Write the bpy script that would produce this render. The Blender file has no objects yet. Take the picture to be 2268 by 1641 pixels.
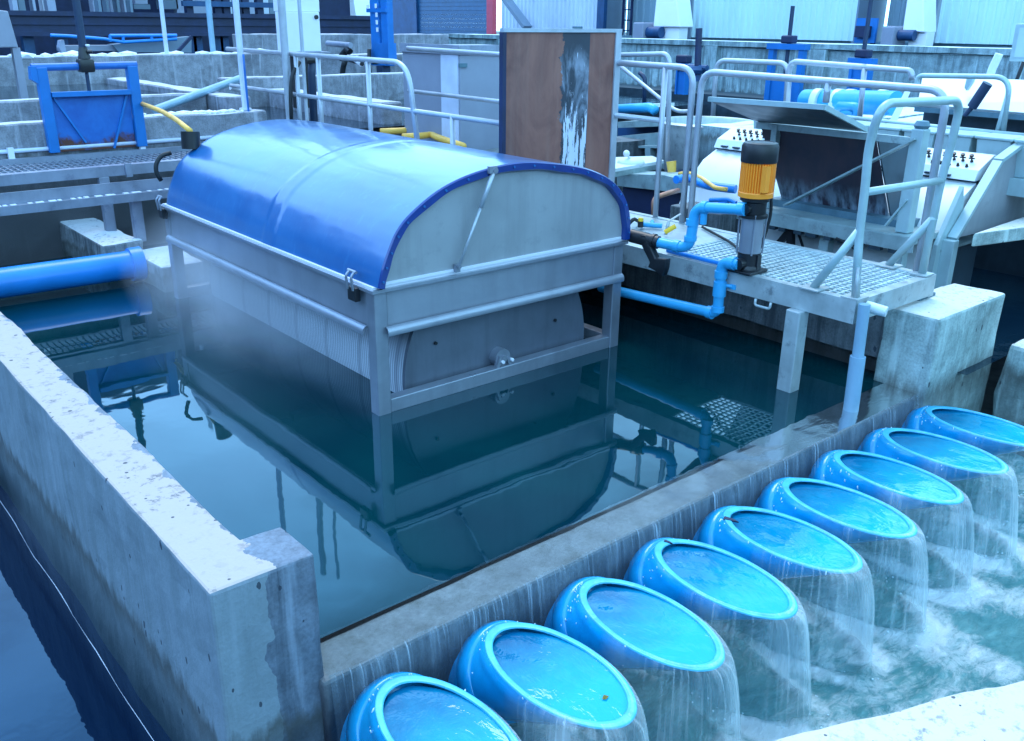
import bpy, bmesh, math, random
from mathutils import Vector, Matrix, noise

R = math.radians
rnd = random.Random(11)
SC = bpy.context.scene
COL = SC.collection
V = Vector

# ------------------------------------------------------------------ camera
YAW, PITCH, ROLL, FOC = R(40.408), R(20.953), R(0.652), 2012.586
CAM = V((-2.494, -4.090, 2.100))
_f = V((math.sin(YAW) * math.cos(PITCH), math.cos(YAW) * math.cos(PITCH), -math.sin(PITCH)))
_r0 = V((math.cos(YAW), -math.sin(YAW), 0))
_u0 = _r0.cross(_f)
_r = _r0 * math.cos(ROLL) + _u0 * math.sin(ROLL)
_u = _u0 * math.cos(ROLL) - _r0 * math.sin(ROLL)

cam_d = bpy.data.cameras.new("camera")
cam = bpy.data.objects.new("camera", cam_d)
COL.objects.link(cam)
cam.matrix_world = Matrix(((_r.x, _u.x, -_f.x, CAM.x), (_r.y, _u.y, -_f.y, CAM.y), (_r.z, _u.z, -_f.z, CAM.z), (0, 0, 0, 1)))
cam_d.sensor_width = 36.0
cam_d.lens = FOC / 2268.0 * 36.0
cam_d.clip_start = 0.05
cam_d.clip_end = 2000
SC.camera = cam


def at(u, v, x=None, y=None, z=None, crop=None):
    """The point of the world plane x=, y= or z= seen at a place of the photograph (survey helper)."""
    if crop:
        x0, y0, nw, rw = crop
        s = nw / rw
        u, v = (x0 + u * s) / 1.07231, (y0 + v * s) / 1.07231
    d = _f + _r * ((u - 1134.0) / FOC) - _u * ((v - 820.5) / FOC)
    if x is not None:
        t = (x - CAM.x) / d.x
    elif y is not None:
        t = (y - CAM.y) / d.y
    else:
        t = (z - CAM.z) / d.z
    return CAM + d * t


CA = (0, 0, 400, 2268)
CB = (400, 0, 400, 2268)
CC = (740, 0, 400, 2051)
CD = (1440, 100, 300, 1538)
CF = (2050, 150, 382, 1900)
CG = (2050, 420, 382, 1119)
C1 = (0, 0, 800, 2268)
C2 = (600, 0, 800, 2268)
C3 = (1200, 0, 800, 2268)
C4 = (1800, 0, 632, 1852)
CR = (1440, 300, 460, 1510)


# ------------------------------------------------------------------ objects
def tag(o, label=None, cat=None, group=None, kind=None):
    if label: o["label"] = label
    if cat: o["category"] = cat
    if group: o["group"] = group
    if kind: o["kind"] = kind
    return o


def thing(name, label, cat, loc=(0, 0, 0), group=None):
    o = bpy.data.objects.new(name, None)
    o.empty_display_size = 0.1
    COL.objects.link(o)
    o.location = loc
    return tag(o, label, cat, group)


def root_loc(o):
    while o.parent:
        o = o.parent
    return V(o.location)


def copy_tree(o, parent=None):
    c = o.copy()
    COL.objects.link(c)
    if parent:
        c.parent = parent
    for ch in list(o.children):
        copy_tree(ch, c)
    return c


class MB:
    """Collects shapes given in world coordinates; build() links them as one mesh object."""

    def __init__(s):
        s.bm = bmesh.new()

    def faces(s, vs, fs):
        bv = [s.bm.verts.new(v) for v in vs]
        for f in fs:
            try:
                s.bm.faces.new([bv[i] for i in f])
            except ValueError:
                pass
        return s

    def hexa(s, p):
        return s.faces(p, [(0, 3, 2, 1), (4, 5, 6, 7), (0, 1, 5, 4), (1, 2, 6, 5), (2, 3, 7, 6), (3, 0, 4, 7)])

    def box(s, x0, x1, y0, y1, z0, z1):
        return s.hexa([(x0, y0, z0), (x1, y0, z0), (x1, y1, z0), (x0, y1, z0), (x0, y0, z1), (x1, y0, z1), (x1, y1, z1), (x0, y1, z1)])

    def cbox(s, c, dx, dy, dz):
        c = V(c)
        return s.box(c.x - dx / 2, c.x + dx / 2, c.y - dy / 2, c.y + dy / 2, c.z - dz / 2, c.z + dz / 2)

    def beam(s, p, q, w, h, up=(0, 0, 1)):
        p, q = V(p), V(q)
        d = (q - p).normalized()
        a = d.cross(V(up)).normalized() * (w / 2)
        b = a.cross(d).normalized() * (h / 2)
        return s.hexa([p - a - b, p + a - b, p + a + b, p - a + b, q - a - b, q + a - b, q + a + b, q - a + b])

    def prism(s, poly, vec):
        n = len(poly)
        poly = [V(p) for p in poly]
        vec = V(vec)
        vs = poly + [p + vec for p in poly]
        fs = [tuple(range(n - 1, -1, -1)), tuple(range(n, 2 * n))]
        fs += [(i, (i + 1) % n, n + (i + 1) % n, n + i) for i in range(n)]
        return s.faces(vs, fs)

    def plate(s, poly, t):
        poly = [V(p) for p in poly]
        nrm = (poly[1] - poly[0]).cross(poly[2] - poly[0]).normalized()
        return s.prism([p - nrm * (t / 2) for p in poly], nrm * t)

    def tube(s, pts, r, seg=12, fillet=0.0, fseg=6, closed_caps=True):
        pts = [V(p) for p in pts]
        rs = r if isinstance(r, (list, tuple)) else None
        if fillet > 0 and len(pts) > 2:
            out = [pts[0]]
            for i in range(1, len(pts) - 1):
                a, b, c = pts[i - 1], pts[i], pts[i + 1]
                d1, d2 = (a - b), (c - b)
                fl = min(fillet, d1.length * .48, d2.length * .48)
                p1, p2 = b + d1.normalized() * fl, b + d2.normalized() * fl
                for k in range(fseg + 1):
                    t = k / fseg
                    out.append(p1 * (1 - t) ** 2 + b * 2 * t * (1 - t) + p2 * t * t)
            out.append(pts[-1])
            pts = out
        n = len(pts)
        tang = []
        for i in range(n):
            t = (pts[min(i + 1, n - 1)] - pts[max(i - 1, 0)])
            tang.append(t.normalized())
        ref = V((0, 0, 1)) if abs(tang[0].z) < .9 else V((1, 0, 0))
        a = tang[0].cross(ref).normalized()
        rings = []
        for i in range(n):
            a = (a - tang[i] * a.dot(tang[i])).normalized()
            b = tang[i].cross(a)
            rr = rs[i] if rs else r
            rings.append([s.bm.verts.new(pts[i] + (a * math.cos(k * 2 * math.pi / seg) + b * math.sin(k * 2 * math.pi / seg)) * rr) for k in range(seg)])
        for i in range(n - 1):
            for k in range(seg):
                f = s.bm.faces.new((rings[i][k], rings[i][(k + 1) % seg], rings[i + 1][(k + 1) % seg], rings[i + 1][k]))
                f.smooth = True
        if closed_caps:
            s.bm.faces.new(list(reversed(rings[0])))
            s.bm.faces.new(rings[-1])
        return s

    def lathe(s, prof, base=(0, 0, 0), axis=(0, 0, 1), seg=32):
        base, ax = V(base), V(axis).normalized()
        ref = V((1, 0, 0)) if abs(ax.x) < .9 else V((0, 1, 0))
        a = (ref - ax * ref.dot(ax)).normalized()
        b = ax.cross(a)
        rings = []
        for (r, z) in prof:
            rings.append([s.bm.verts.new(base + ax * z + (a * math.cos(k * 2 * math.pi / seg) + b * math.sin(k * 2 * math.pi / seg)) * r) for k in range(seg)])
        for i in range(len(prof) - 1):
            for k in range(seg):
                f = s.bm.faces.new((rings[i][k], rings[i][(k + 1) % seg], rings[i + 1][(k + 1) % seg], rings[i + 1][k]))
                f.smooth = True
        s.bm.faces.new(list(reversed(rings[0])))
        s.bm.faces.new(rings[-1])
        return s

    def grid(s, fn, nu, nv, wrap_u=False, uv=False):
        g = [[s.bm.verts.new(fn(i / nu, j / nv)) for j in range(nv + 1)] for i in range(nu if wrap_u else nu + 1)]
        lay = s.bm.loops.layers.uv.new("UVMap") if uv else None
        m = len(g)
        for i in range(nu):
            for j in range(nv):
                f = s.bm.faces.new((g[i][j], g[(i + 1) % m][j], g[(i + 1) % m][j + 1], g[i][j + 1]))
                f.smooth = True
                if lay:
                    for lp, (a, b) in zip(f.loops, ((i, j), (i + 1, j), (i + 1, j + 1), (i, j + 1))):
                        lp[lay].uv = (a / nu, b / nv)
        return s

    def bevel(s, w, seg=2, ang=30):
        bmesh.ops.remove_doubles(s.bm, verts=s.bm.verts, dist=1e-6)
        s.bm.normal_update()
        es = [e for e in s.bm.edges if len(e.link_faces) == 2 and e.calc_face_angle(0) > R(ang)]
        bmesh.ops.bevel(s.bm, geom=es, offset=w, segments=seg, profile=.5, affect='EDGES', clamp_overlap=True)
        return s

    def rough(s, cut, amp, scale=3.0, seed=0.0):
        """Cut long edges and push the surface in and out a little, as cast concrete is uneven."""
        for _ in range(7):
            es = [e for e in s.bm.edges if e.calc_length() > cut]
            if not es: break
            bmesh.ops.subdivide_edges(s.bm, edges=es, cuts=1, use_grid_fill=True)
        bmesh.ops.triangulate(s.bm, faces=[f for f in s.bm.faces if len(f.verts) > 4])
        s.bm.normal_update()
        for v in s.bm.verts:
            n = noise.fractal((v.co + V((seed, seed, seed))) * scale, 1.0, 2.0, 4)
            v.co += v.normal * (n * amp)
        return s

    def build(s, name, mat, parent=None, smooth=None, normals=True):
        if normals:
            bmesh.ops.recalc_face_normals(s.bm, faces=s.bm.faces)
        me = bpy.data.meshes.new(name)
        if parent is None:
            xs = [v.co for v in s.bm.verts]
            lo = V([min(c[i] for c in xs) for i in range(3)])
            hi = V([max(c[i] for c in xs) for i in range(3)])
            loc = V(((lo.x + hi.x) / 2, (lo.y + hi.y) / 2, lo.z))
        else:
            loc = root_loc(parent)
        bmesh.ops.translate(s.bm, verts=s.bm.verts, vec=-loc)
        s.bm.to_mesh(me)
        s.bm.free()
        if smooth is not None:
            me.shade_smooth() if smooth == 180 else None
            if smooth != 180:
                me.shade_smooth()
                try:
                    me.set_sharp_from_angle(angle=R(smooth))
                except Exception:
                    pass
        me.materials.append(mat)
        o = bpy.data.objects.new(name, me)
        COL.objects.link(o)
        if parent is None:
            o.location = loc
        else:
            o.parent = parent
        return o


def one(mb, name, mat, label, cat, group=None, smooth=None):
    return tag(mb.build(name, mat, None, smooth), label, cat, group)


def setting(mb, name, mat, smooth=None, kind="structure", normals=True):
    return tag(mb.build(name, mat, None, smooth, normals), kind=kind)
# ------------------------------------------------------------------ materials
class NT:
    def __init__(s, name):
        s.m = bpy.data.materials.new(name)
        s.m.use_nodes = True
        s.t = s.m.node_tree
        s.t.nodes.clear()
        s.out = s.n("ShaderNodeOutputMaterial")
        s.b = s.n("ShaderNodeBsdfPrincipled")
        s.l(s.b.outputs[0], s.out.inputs[0])
        s._pos = None

    def n(s, typ, **kw):
        nd = s.t.nodes.new(typ)
        for k, v in kw.items():
            setattr(nd, k, v)
        return nd

    def l(s, a, b):
        s.t.links.new(a, b)

    def set(s, nd, **kw):
        for k, v in kw.items():
            nd.inputs[k.replace("_", " ")].default_value = v

    def put(s, sock, v):
        if hasattr(v, "is_linked") or hasattr(v, "links"):
            s.l(v, sock)
        else:
            if isinstance(v, (tuple, list)) and len(v) == 3 and sock.type == 'RGBA':
                v = (*v, 1)
            sock.default_value = v

    def geo(s):
        if not s._pos:
            s._pos = s.n("ShaderNodeNewGeometry")
        return s._pos

    def pos(s, sc=(1, 1, 1), off=(0, 0, 0), rot=(0, 0, 0)):
        mp = s.n("ShaderNodeMapping")
        mp.inputs["Scale"].default_value = sc
        mp.inputs["Location"].default_value = off
        mp.inputs["Rotation"].default_value = rot
        s.l(s.geo().outputs["Position"], mp.inputs["Vector"])
        return mp.outputs[0]

    def noise(s, vec, scale, detail=5, rough=.55, dist=0.0):
        nd = s.n("ShaderNodeTexNoise")
        s.l(vec, nd.inputs["Vector"])
        nd.inputs["Scale"].default_value = scale
        nd.inputs["Detail"].default_value = detail
        nd.inputs["Roughness"].default_value = rough
        nd.inputs["Distortion"].default_value = dist
        return nd.outputs["Fac"]

    def vor(s, vec, scale, feature='F1', rand=1.0):
        nd = s.n("ShaderNodeTexVoronoi", feature=feature)
        s.l(vec, nd.inputs["Vector"])
        nd.inputs["Scale"].default_value = scale
        nd.inputs["Randomness"].default_value = rand
        return nd

    def ramp(s, fac, stops, interp='LINEAR'):
        nd = s.n("ShaderNodeValToRGB")
        nd.color_ramp.interpolation = interp
        els = nd.color_ramp.elements
        while len(els) < len(stops):
            els.new(0.5)
        for e, (p, c) in zip(els, stops):
            e.position = p
            e.color = (c, c, c, 1) if isinstance(c, (int, float)) else (*c, 1)
        s.l(fac, nd.inputs[0])
        return nd.outputs[0]

    def mix(s, fac, a, b, blend='MIX'):
        nd = s.n("ShaderNodeMix", data_type='RGBA', blend_type=blend)
        s.put(nd.inputs[0], fac)
        s.put(nd.inputs[6], a)
        s.put(nd.inputs[7], b)
        return nd.outputs[2]

    def math(s, op, a, b=0.0, clamp=False):
        nd = s.n("ShaderNodeMath", operation=op, use_clamp=clamp)
        s.put(nd.inputs[0], a)
        s.put(nd.inputs[1], b)
        return nd.outputs[0]

    def sep(s, vec):
        nd = s.n("ShaderNodeSeparateXYZ")
        s.l(vec, nd.inputs[0])
        return nd.outputs

    def bump(s, h, strength=.3, dist=.02, normal=None):
        nd = s.n("ShaderNodeBump")
        nd.inputs["Strength"].default_value = strength
        nd.inputs["Distance"].default_value = dist
        s.l(h, nd.inputs["Height"])
        if normal is not None:
            s.l(normal, nd.inputs["Normal"])
        return nd.outputs[0]


def concrete(name, c_dark, c_light, algae=None, top=None, pits=True, streak=.75, seed=0.0, wet=None, side=None):
    k = NT(name)
    p = k.pos(off=(seed, seed * .7, seed * .3))
    big = k.noise(p, 1.7, 8, .62, .4)
    col = k.mix(k.ramp(big, [(.32, 0), (.68, 1)]), c_dark, c_light)
    mid = k.noise(p, 9, 6, .6)
    col = k.mix(.75, col, k.ramp(mid, [(.25, .45), (.5, .95), (.75, 1.3)]), 'MULTIPLY')
    fine = k.noise(p, 70, 4, .6)
    col = k.mix(.5, col, k.ramp(fine, [(.25, .45), (.6, 1.15)]), 'MULTIPLY')
    g = k.geo()
    nz = k.sep(g.outputs["Normal"])[2]
    vert = k.math('SUBTRACT', 1.0, k.math('ABSOLUTE', nz), True)
    st = k.noise(k.pos((10, 10, .7), (seed, 0, 0)), 1.0, 7, .72)
    stm = k.math('MULTIPLY', k.math('MULTIPLY', k.ramp(st, [(.46, 0), (.57, 1)]), k.ramp(k.noise(k.pos(off=(seed, 2, 1)), 1.1, 4), [(.36, .25), (.6, 1)])), vert)
    col = k.mix(k.math('MULTIPLY', stm, streak), col, (c_dark[0] * .22, c_dark[1] * .26, c_dark[2] * .3))
    st2 = k.noise(k.pos((11, 11, .8), (seed + 5, 3, 0)), 1.0, 4, .6)
    stl = k.math('MULTIPLY', k.ramp(st2, [(.58, 0), (.72, .55)]), vert)
    col = k.mix(stl, col, tuple(min(.85, c * 1.5) for c in c_light))
    zz = k.sep(g.outputs["Position"])[2]
    if side:
        # plaster patch with an irregular edge on a vertical face: (plane test value x0, colour)
        x0, c = side
        xx = k.math('ADD', k.sep(g.outputs["Position"])[0], k.math('MULTIPLY', k.noise(p, 5, 3), .16))
        f = k.math('MULTIPLY', k.math('LESS_THAN', xx, x0), vert)
        col = k.mix(k.math('MULTIPLY', f, .55), col, c)
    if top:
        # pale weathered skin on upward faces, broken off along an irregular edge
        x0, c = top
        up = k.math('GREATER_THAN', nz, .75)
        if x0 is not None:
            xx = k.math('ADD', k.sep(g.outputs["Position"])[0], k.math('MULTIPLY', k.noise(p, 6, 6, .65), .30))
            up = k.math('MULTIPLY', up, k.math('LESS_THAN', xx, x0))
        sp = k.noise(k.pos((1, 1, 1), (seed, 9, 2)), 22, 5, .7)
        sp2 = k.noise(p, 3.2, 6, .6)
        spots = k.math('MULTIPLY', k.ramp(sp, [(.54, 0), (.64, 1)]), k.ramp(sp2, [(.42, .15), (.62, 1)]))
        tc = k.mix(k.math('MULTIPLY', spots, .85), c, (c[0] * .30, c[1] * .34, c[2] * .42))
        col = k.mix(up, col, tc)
    if pits:
        vo = k.vor(k.pos((1, 1, .55), (seed + 3, 0, 0), (.2, .1, .3)), 15)
        ch = k.sep(vo.outputs["Color"])[0]
        wobble = k.math('MULTIPLY', k.math('SUBTRACT', fine, .5), .10)
        pm = k.math('LESS_THAN', k.math('ADD', vo.outputs["Distance"], wobble), k.math('MULTIPLY', k.math('SUBTRACT', ch, .35), .24))
        pm = k.math('MULTIPLY', pm, k.math('GREATER_THAN', ch, .55))
        col = k.mix(k.math('MULTIPLY', pm, .85), col, (.02, .03, .05))
    if algae:
        z0, z1, c = algae
        zn = k.math('ADD', zz, k.math('MULTIPLY', k.math('SUBTRACT', k.noise(k.pos((9, 9, 2.2)), 1.3, 6, .65), .5), .34))
        mr = k.n("ShaderNodeMapRange")
        k.l(zn, mr.inputs[0])
        mr.inputs[1].default_value = z0
        mr.inputs[2].default_value = z1
        mr.inputs[3].default_value = 1
        mr.inputs[4].default_value = 0
        tide = k.ramp(mr.outputs[0], [(0, 0), (.18, .7), (.45, 0)])
        col = k.mix(tide, col, (.062, .060, .052))
        col = k.mix(k.math('MULTIPLY', mr.outputs[0], .96), col, c)
        k.l(k.ramp(mr.outputs[0], [(0, .85), (1, .35)]), k.b.inputs["Roughness"])
    else:
        k.b.inputs["Roughness"].default_value = .85
    if wet:
        k.b.inputs["Roughness"].default_value = wet
    k.l(col, k.b.inputs["Base Color"])
    h = k.math('ADD', k.math('MULTIPLY', mid, .6), k.math('MULTIPLY', fine, .4))
    k.l(k.bump(h, .45, .012), k.b.inputs["Normal"])
    return k.m


def metal(name, col, rough=.38, met=.6, var=.25, streak=.3, scale=6, dirt=None, seed=0):
    k = NT(name)
    p = k.pos(off=(seed, seed, 0))
    n1 = k.noise(p, scale, 6, .6, .3)
    c = k.mix(k.ramp(n1, [(.3, 0), (.7, 1)]), tuple(x * (1 - var) for x in col), tuple(min(1, x * (1 + var)) for x in col))
    st = k.noise(k.pos((9, 9, .7), (seed, 1, 1)), 1.0, 5, .6)
    c = k.mix(k.math('MULTIPLY', k.ramp(st, [(.48, 0), (.72, 1)]), streak), c, tuple(x * .45 for x in col))
    if dirt:
        d = k.noise(k.pos((3, 3, 3), (seed, 4, 2)), 2.5, 7, .7)
        c = k.mix(k.ramp(d, [(.55, 0), (.68, .8)]), c, dirt)
    k.l(c, k.b.inputs["Base Color"])
    k.set(k.b, Metallic=met)
    k.l(k.ramp(n1, [(.3, rough * .8), (.7, min(1, rough * 1.3))]), k.b.inputs["Roughness"])
    k.l(k.bump(k.noise(p, 40, 3), .06, .004), k.b.inputs["Normal"])
    return k.m


def paint(name, col, rough=.4, coat=0.0, var=.12, dirt=None, met=0.0, spec=.5, scale=5, dirt_lo=.56):
    k = NT(name)
    p = k.pos()
    n1 = k.noise(p, scale, 6, .6)
    c = k.mix(k.ramp(n1, [(.3, 0), (.7, 1)]), tuple(x * (1 - var) for x in col), tuple(min(1, x * (1 + var)) for x in col))
    if dirt:
        d = k.noise(k.pos((5, 5, 2)), 2.0, 7, .68)
        c = k.mix(k.ramp(d, [(dirt_lo, 0), (dirt_lo + .14, .8)]), c, dirt)
    k.l(c, k.b.inputs["Base Color"])
    k.set(k.b, Roughness=rough, Metallic=met)
    k.b.inputs["Coat Weight"].default_value = coat
    k.b.inputs["Coat Roughness"].default_value = .08
    k.b.inputs["Specular IOR Level"].default_value = spec
    k.l(k.bump(k.noise(p, 30, 3), .05, .004), k.b.inputs["Normal"])
    return k.m


def water(name, col, rough=.02, amp=.15, scale=(3, 3, 3), detail=3, dist=.02, var=None, ior=1.333, tint=None):
    k = NT(name)
    c = col
    if var:
        c = k.mix(k.ramp(k.noise(k.pos(), .9, 4, .6), [(.35, 0), (.65, 1)]), col, var)
        k.l(c, k.b.inputs["Base Color"])
    else:
        k.b.inputs["Base Color"].default_value = (*col, 1)
    k.set(k.b, Roughness=rough, IOR=ior)
    if tint:
        k.b.inputs["Specular Tint"].default_value = (*tint, 1)
    k.b.inputs["Specular IOR Level"].default_value = .7
    if tint and tint[0] > .3:
        # livelier water under the platform, where the return flow comes in
        px = k.sep(k.geo().outputs["Position"])
        mrx = k.n("ShaderNodeMapRange")
        k.l(px[0], mrx.inputs[0])
        mrx.inputs[1].default_value = 1.75
        mrx.inputs[2].default_value = 2.25
        mrx.inputs[3].default_value = 0
        mrx.inputs[4].default_value = 1.6
        live = k.math('MULTIPLY', k.noise(k.pos((13, 9, 9)), 1.0, 3, .5, .4), mrx.outputs[0])
    else:
        live = None
    calm = k.ramp(k.noise(k.pos((1, 1, 1), (4, 1, 0)), .8, 2), [(.38, .25), (.62, 1)])
    h = k.math('MULTIPLY', k.noise(k.pos(scale), 1.0, detail, .5, .2), calm)
    if live is not None:
        h = k.math('ADD', h, live)
    k.l(k.bump(h, amp, dist), k.b.inputs["Normal"])
    return k.m


M = {}
GREEN = (.012, .024, .026)
M['conc_wall'] = concrete('concrete weathered', (.095, .125, .17), (.21, .25, .31), algae=(-.48, -.07, GREEN), top=(-1.33, (.40, .345, .325)), seed=1.0, side=(-1.42, (.26, .33, .36)))
M['conc_weir'] = concrete('concrete wet crest', (.165, .18, .195), (.30, .32, .335), algae=(-.20, .10, (.016, .020, .032)), pits=False, seed=4.0, wet=.25, streak=.5)
M['conc_block'] = concrete('concrete teal', (.22, .31, .30), (.44, .54, .52), algae=(-.60, .10, (.05, .065, .06)), top=(None, (.60, .60, .56)), seed=7.0, streak=.35)
M['conc_white'] = concrete('concrete white kerb', (.42, .48, .47), (.60, .66, .64), top=(None, (.58, .53, .48)), seed=2.0, streak=.3)
M['conc_dark'] = concrete('concrete dark wet', (.07, .085, .10), (.15, .175, .19), algae=(-.5, .12, (.008, .016, .02)), seed=9.0)
M['conc_pale'] = concrete('concrete pale', (.16, .18, .20), (.30, .33, .35), algae=(-.05, .16, (.06, .075, .07)), top=(None, (.62, .66, .70)), seed=12.0, pits=False)
M['conc_far'] = concrete('concrete tank', (.16, .17, .205), (.34, .355, .41), algae=(.55, .95, (.08, .085, .095)), top=(None, (.50, .51, .56)), seed=15.0, pits=False, streak=.25)
M['conc_cyan'] = concrete('concrete tank pale', (.18, .27, .29), (.36, .48, .50), algae=(.75, 1.05, (.06, .09, .10)), top=(None, (.66, .80, .84)), seed=18.0, pits=False, streak=.7)
M['ground'] = concrete('ground concrete', (.05, .06, .07), (.10, .12, .13), seed=21.0, pits=False)

M['pond'] = water('pond water', (.0006, .017, .027), amp=.10, scale=(2.2, 2.2, 2.2), var=(.001, .030, .038), ior=1.5, tint=(.20, .74, 1))
M['channel'] = water('channel water', (.0002, .005, .022), amp=.08, scale=(4, 4, 4), ior=1.48, tint=(.16, .62, 1))
M['tank'] = water('tank water', (.003, .016, .030), amp=.35, scale=(6, 6, 6), rough=.06)

M['steel'] = metal('stainless sheet', (.30, .33, .39), .36, .5, .10, .18, 4)
M['steel_frame'] = metal('stainless frame', (.28, .31, .37), .34, .55, .12, .25, 7, seed=3)
M['steel_dull'] = metal('dull end panel', (.30, .325, .35), .5, .2, .12, .30, 2, seed=5, dirt=(.25, .275, .295))
M['galv'] = metal('galvanised beam', (.42, .48, .49), .45, .35, .16, .3, 7, dirt=(.17, .20, .22), seed=8)
M['galv_violet'] = metal('galvanised walkway', (.26, .29, .37), .45, .35, .14, .3, 7, dirt=(.16, .18, .26), seed=18)
M['grate'] = metal('galvanised grating', (.62, .74, .76), .4, .4, .15, .2, 12, seed=11)
M['rail'] = metal('galvanised rail tube', (.42, .46, .52), .38, .35, .10, .15, 8, seed=14)
M['rail_cyan'] = metal('painted rail tube', (.36, .49, .51), .40, .25, .08, .2, 8, seed=15)
M['pole'] = paint('painted pole', (.55, .60, .74), .45)
M['pole_dark'] = paint('dark pole', (.010, .03, .075), .5)
M['rust'] = None
M['black'] = paint('black plastic', (.008, .010, .014), .38, var=.3)
M['rubber'] = paint('black rubber', (.010, .014, .018), .6, var=.3)
M['pvc'] = paint('blue pvc pipe', (.035, .36, .68), .32, var=.10, dirt=(.02, .20, .42), dirt_lo=.66)
M['pvc_deep'] = paint('deep blue pvc pipe', (.012, .22, .66), .34, var=.10)
M['pvc_pale'] = paint('pale grey blue pipe', (.22, .36, .47), .4)
M['cup'] = paint('bright blue spout pipe', (.002, .29, .58), .24, coat=.5, var=.18, dirt=(.003, .19, .46), dirt_lo=.58)
M['cup_rim'] = paint('worn spout rim', (.05, .41, .60), .35, var=.2, dirt=(.20, .54, .66), dirt_lo=.56, scale=14)
M['white'] = paint('white enamel', (.62, .68, .70), .4, var=.05, dirt=(.40, .50, .55), dirt_lo=.64)
M['stack'] = paint('white stack', (.92, .93, .95), .5, var=.02)
M['white_violet'] = paint('white cabinet enamel', (.70, .72, .80), .4, var=.04)
M['orange'] = paint('orange motor', (.98, .29, .02), .42, var=.08)
M['hose'] = paint('yellow hose', (.82, .46, .08), .45, var=.15)
M['gate'] = paint('blue gate paint', (.012, .13, .44), .42, var=.18, dirt=(.006, .05, .17), dirt_lo=.6)
M['gate_bright'] = paint('bright blue paint', (.006, .15, .46), .4, var=.1)
M['navy'] = paint('navy steel', (.006, .016, .06), .55, var=.3)
M['navy_mid'] = paint('blue dark steel', (.008, .055, .15), .5, var=.25)
M['shutter'] = paint('dark blue shutter', (.008, .075, .17), .42, var=.2)
M['red'] = paint('red painted post', (.50, .02, .06), .45)
M['clad'] = paint('pale cladding', (.40, .53, .56), .45, var=.05)
M['clad_violet'] = paint('pale violet cladding', (.34, .38, .50), .5, var=.05)
M['clad_dark'] = paint('blue grey cladding', (.15, .21, .28), .5, var=.06)
M['grey_blue'] = paint('grey blue box', (.25, .275, .35), .42, var=.06, dirt=(.15, .17, .23), dirt_lo=.66)
M['yellow'] = paint('yellow plastic', (.85, .52, .03), .45)
M['dark_steel'] = metal('dark lid steel', (.045, .075, .10), .4, .5, .25, .4, 5, seed=30)
M['brace'] = metal('grey brace', (.30, .40, .41), .45, .35, .15, .3, 9, dirt=(.17, .20, .21), seed=33)
M['green_steel'] = metal('teal shadow steel', (.10, .19, .24), .5, .3, .2, .3, 5, seed=36)


def rust_panel():
    k = NT('rusty plate')
    p = k.pos()
    n1 = k.noise(k.pos((1, 1, .6)), 3.0, 8, .65, .6)
    c = k.mix(k.ramp(n1, [(.3, 0), (.7, 1)]), (.13, .045, .038), (.30, .125, .095))
    n2 = k.noise(k.pos((14, 14, .6), (2, 0, 0)), 1.0, 5, .6)
    c = k.mix(k.math('MULTIPLY', k.ramp(n2, [(.5, 0), (.75, 1)]), .22), c, (.30, .20, .17))
    s = k.sep(k.geo().outputs["Position"])
    xx = k.math('ADD', s[0], k.math('MULTIPLY', k.math('SUBTRACT', k.noise(k.pos((5, 5, 5)), 1.6, 7, .7), .5), .26))
    band = k.math('MULTIPLY', k.math('GREATER_THAN', xx, 2.50), k.math('LESS_THAN', s[0], 2.785))
    c = k.mix(k.math('MULTIPLY', band, .93), c, k.mix(k.noise(p, 4, 5), (.006, .018, .034), (.022, .045, .068)))
    smear = k.noise(k.pos((6, 6, 2.2), (3, 0, 1), (0, .6, 0)), 1.0, 6, .65, 1.2)
    zb = k.ramp(k.math('SUBTRACT', s[2], 1.1), [(.15, 0), (.35, 1), (.70, 1), (.86, 0)])
    c = k.mix(k.math('MULTIPLY', k.math('MULTIPLY', k.ramp(smear, [(.46, 0), (.64, .9)]), zb), band), c, (.26, .30, .38))
    runs = k.noise(k.pos((26, 26, 3.4), (1, 0, 0)), 1.0, 7, .70)
    zf = k.n("ShaderNodeMapRange")
    k.l(s[2], zf.inputs[0])
    zf.inputs[1].default_value = 1.95
    zf.inputs[2].default_value = 1.10
    thr = k.math('SUBTRACT', .66, k.math('MULTIPLY', zf.outputs[0], .20))
    drip = k.math('MULTIPLY', k.math('GREATER_THAN', runs, thr), k.math('MULTIPLY', k.math('GREATER_THAN', s[0], 2.52), k.math('LESS_THAN', s[0], 2.78)))
    c = k.mix(drip, c, (.60, .64, .76))
    k.l(c, k.b.inputs["Base Color"])
    k.set(k.b, Roughness=.62)
    k.l(k.bump(k.noise(p, 25, 5), .25, .006), k.b.inputs["Normal"])
    return k.m


M['rust'] = rust_panel()


def dark_box_panel():
    k = NT('stained hopper plate')
    n1 = k.noise(k.pos((1, 1, .5)), 4.0, 7, .65, .4)
    c = k.mix(k.ramp(n1, [(.3, 0), (.75, 1)]), (.012, .018, .034), (.060, .035, .045))
    st = k.noise(k.pos((16, 16, 1.0)), 1.0, 4, .6)
    zf = k.n("ShaderNodeMapRange")
    k.l(k.sep(k.geo().outputs["Position"])[2], zf.inputs[0])
    zf.inputs[1].default_value = .96
    zf.inputs[2].default_value = .74
    c = k.mix(k.math('MULTIPLY', k.ramp(st, [(.4, 0), (.62, 1)]), k.math('MULTIPLY', zf.outputs[0], .7)), c, (.34, .46, .55))
    k.l(c, k.b.inputs["Base Color"])
    k.set(k.b, Roughness=.5)
    return k.m


M['hopper'] = dark_box_panel()


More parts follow.
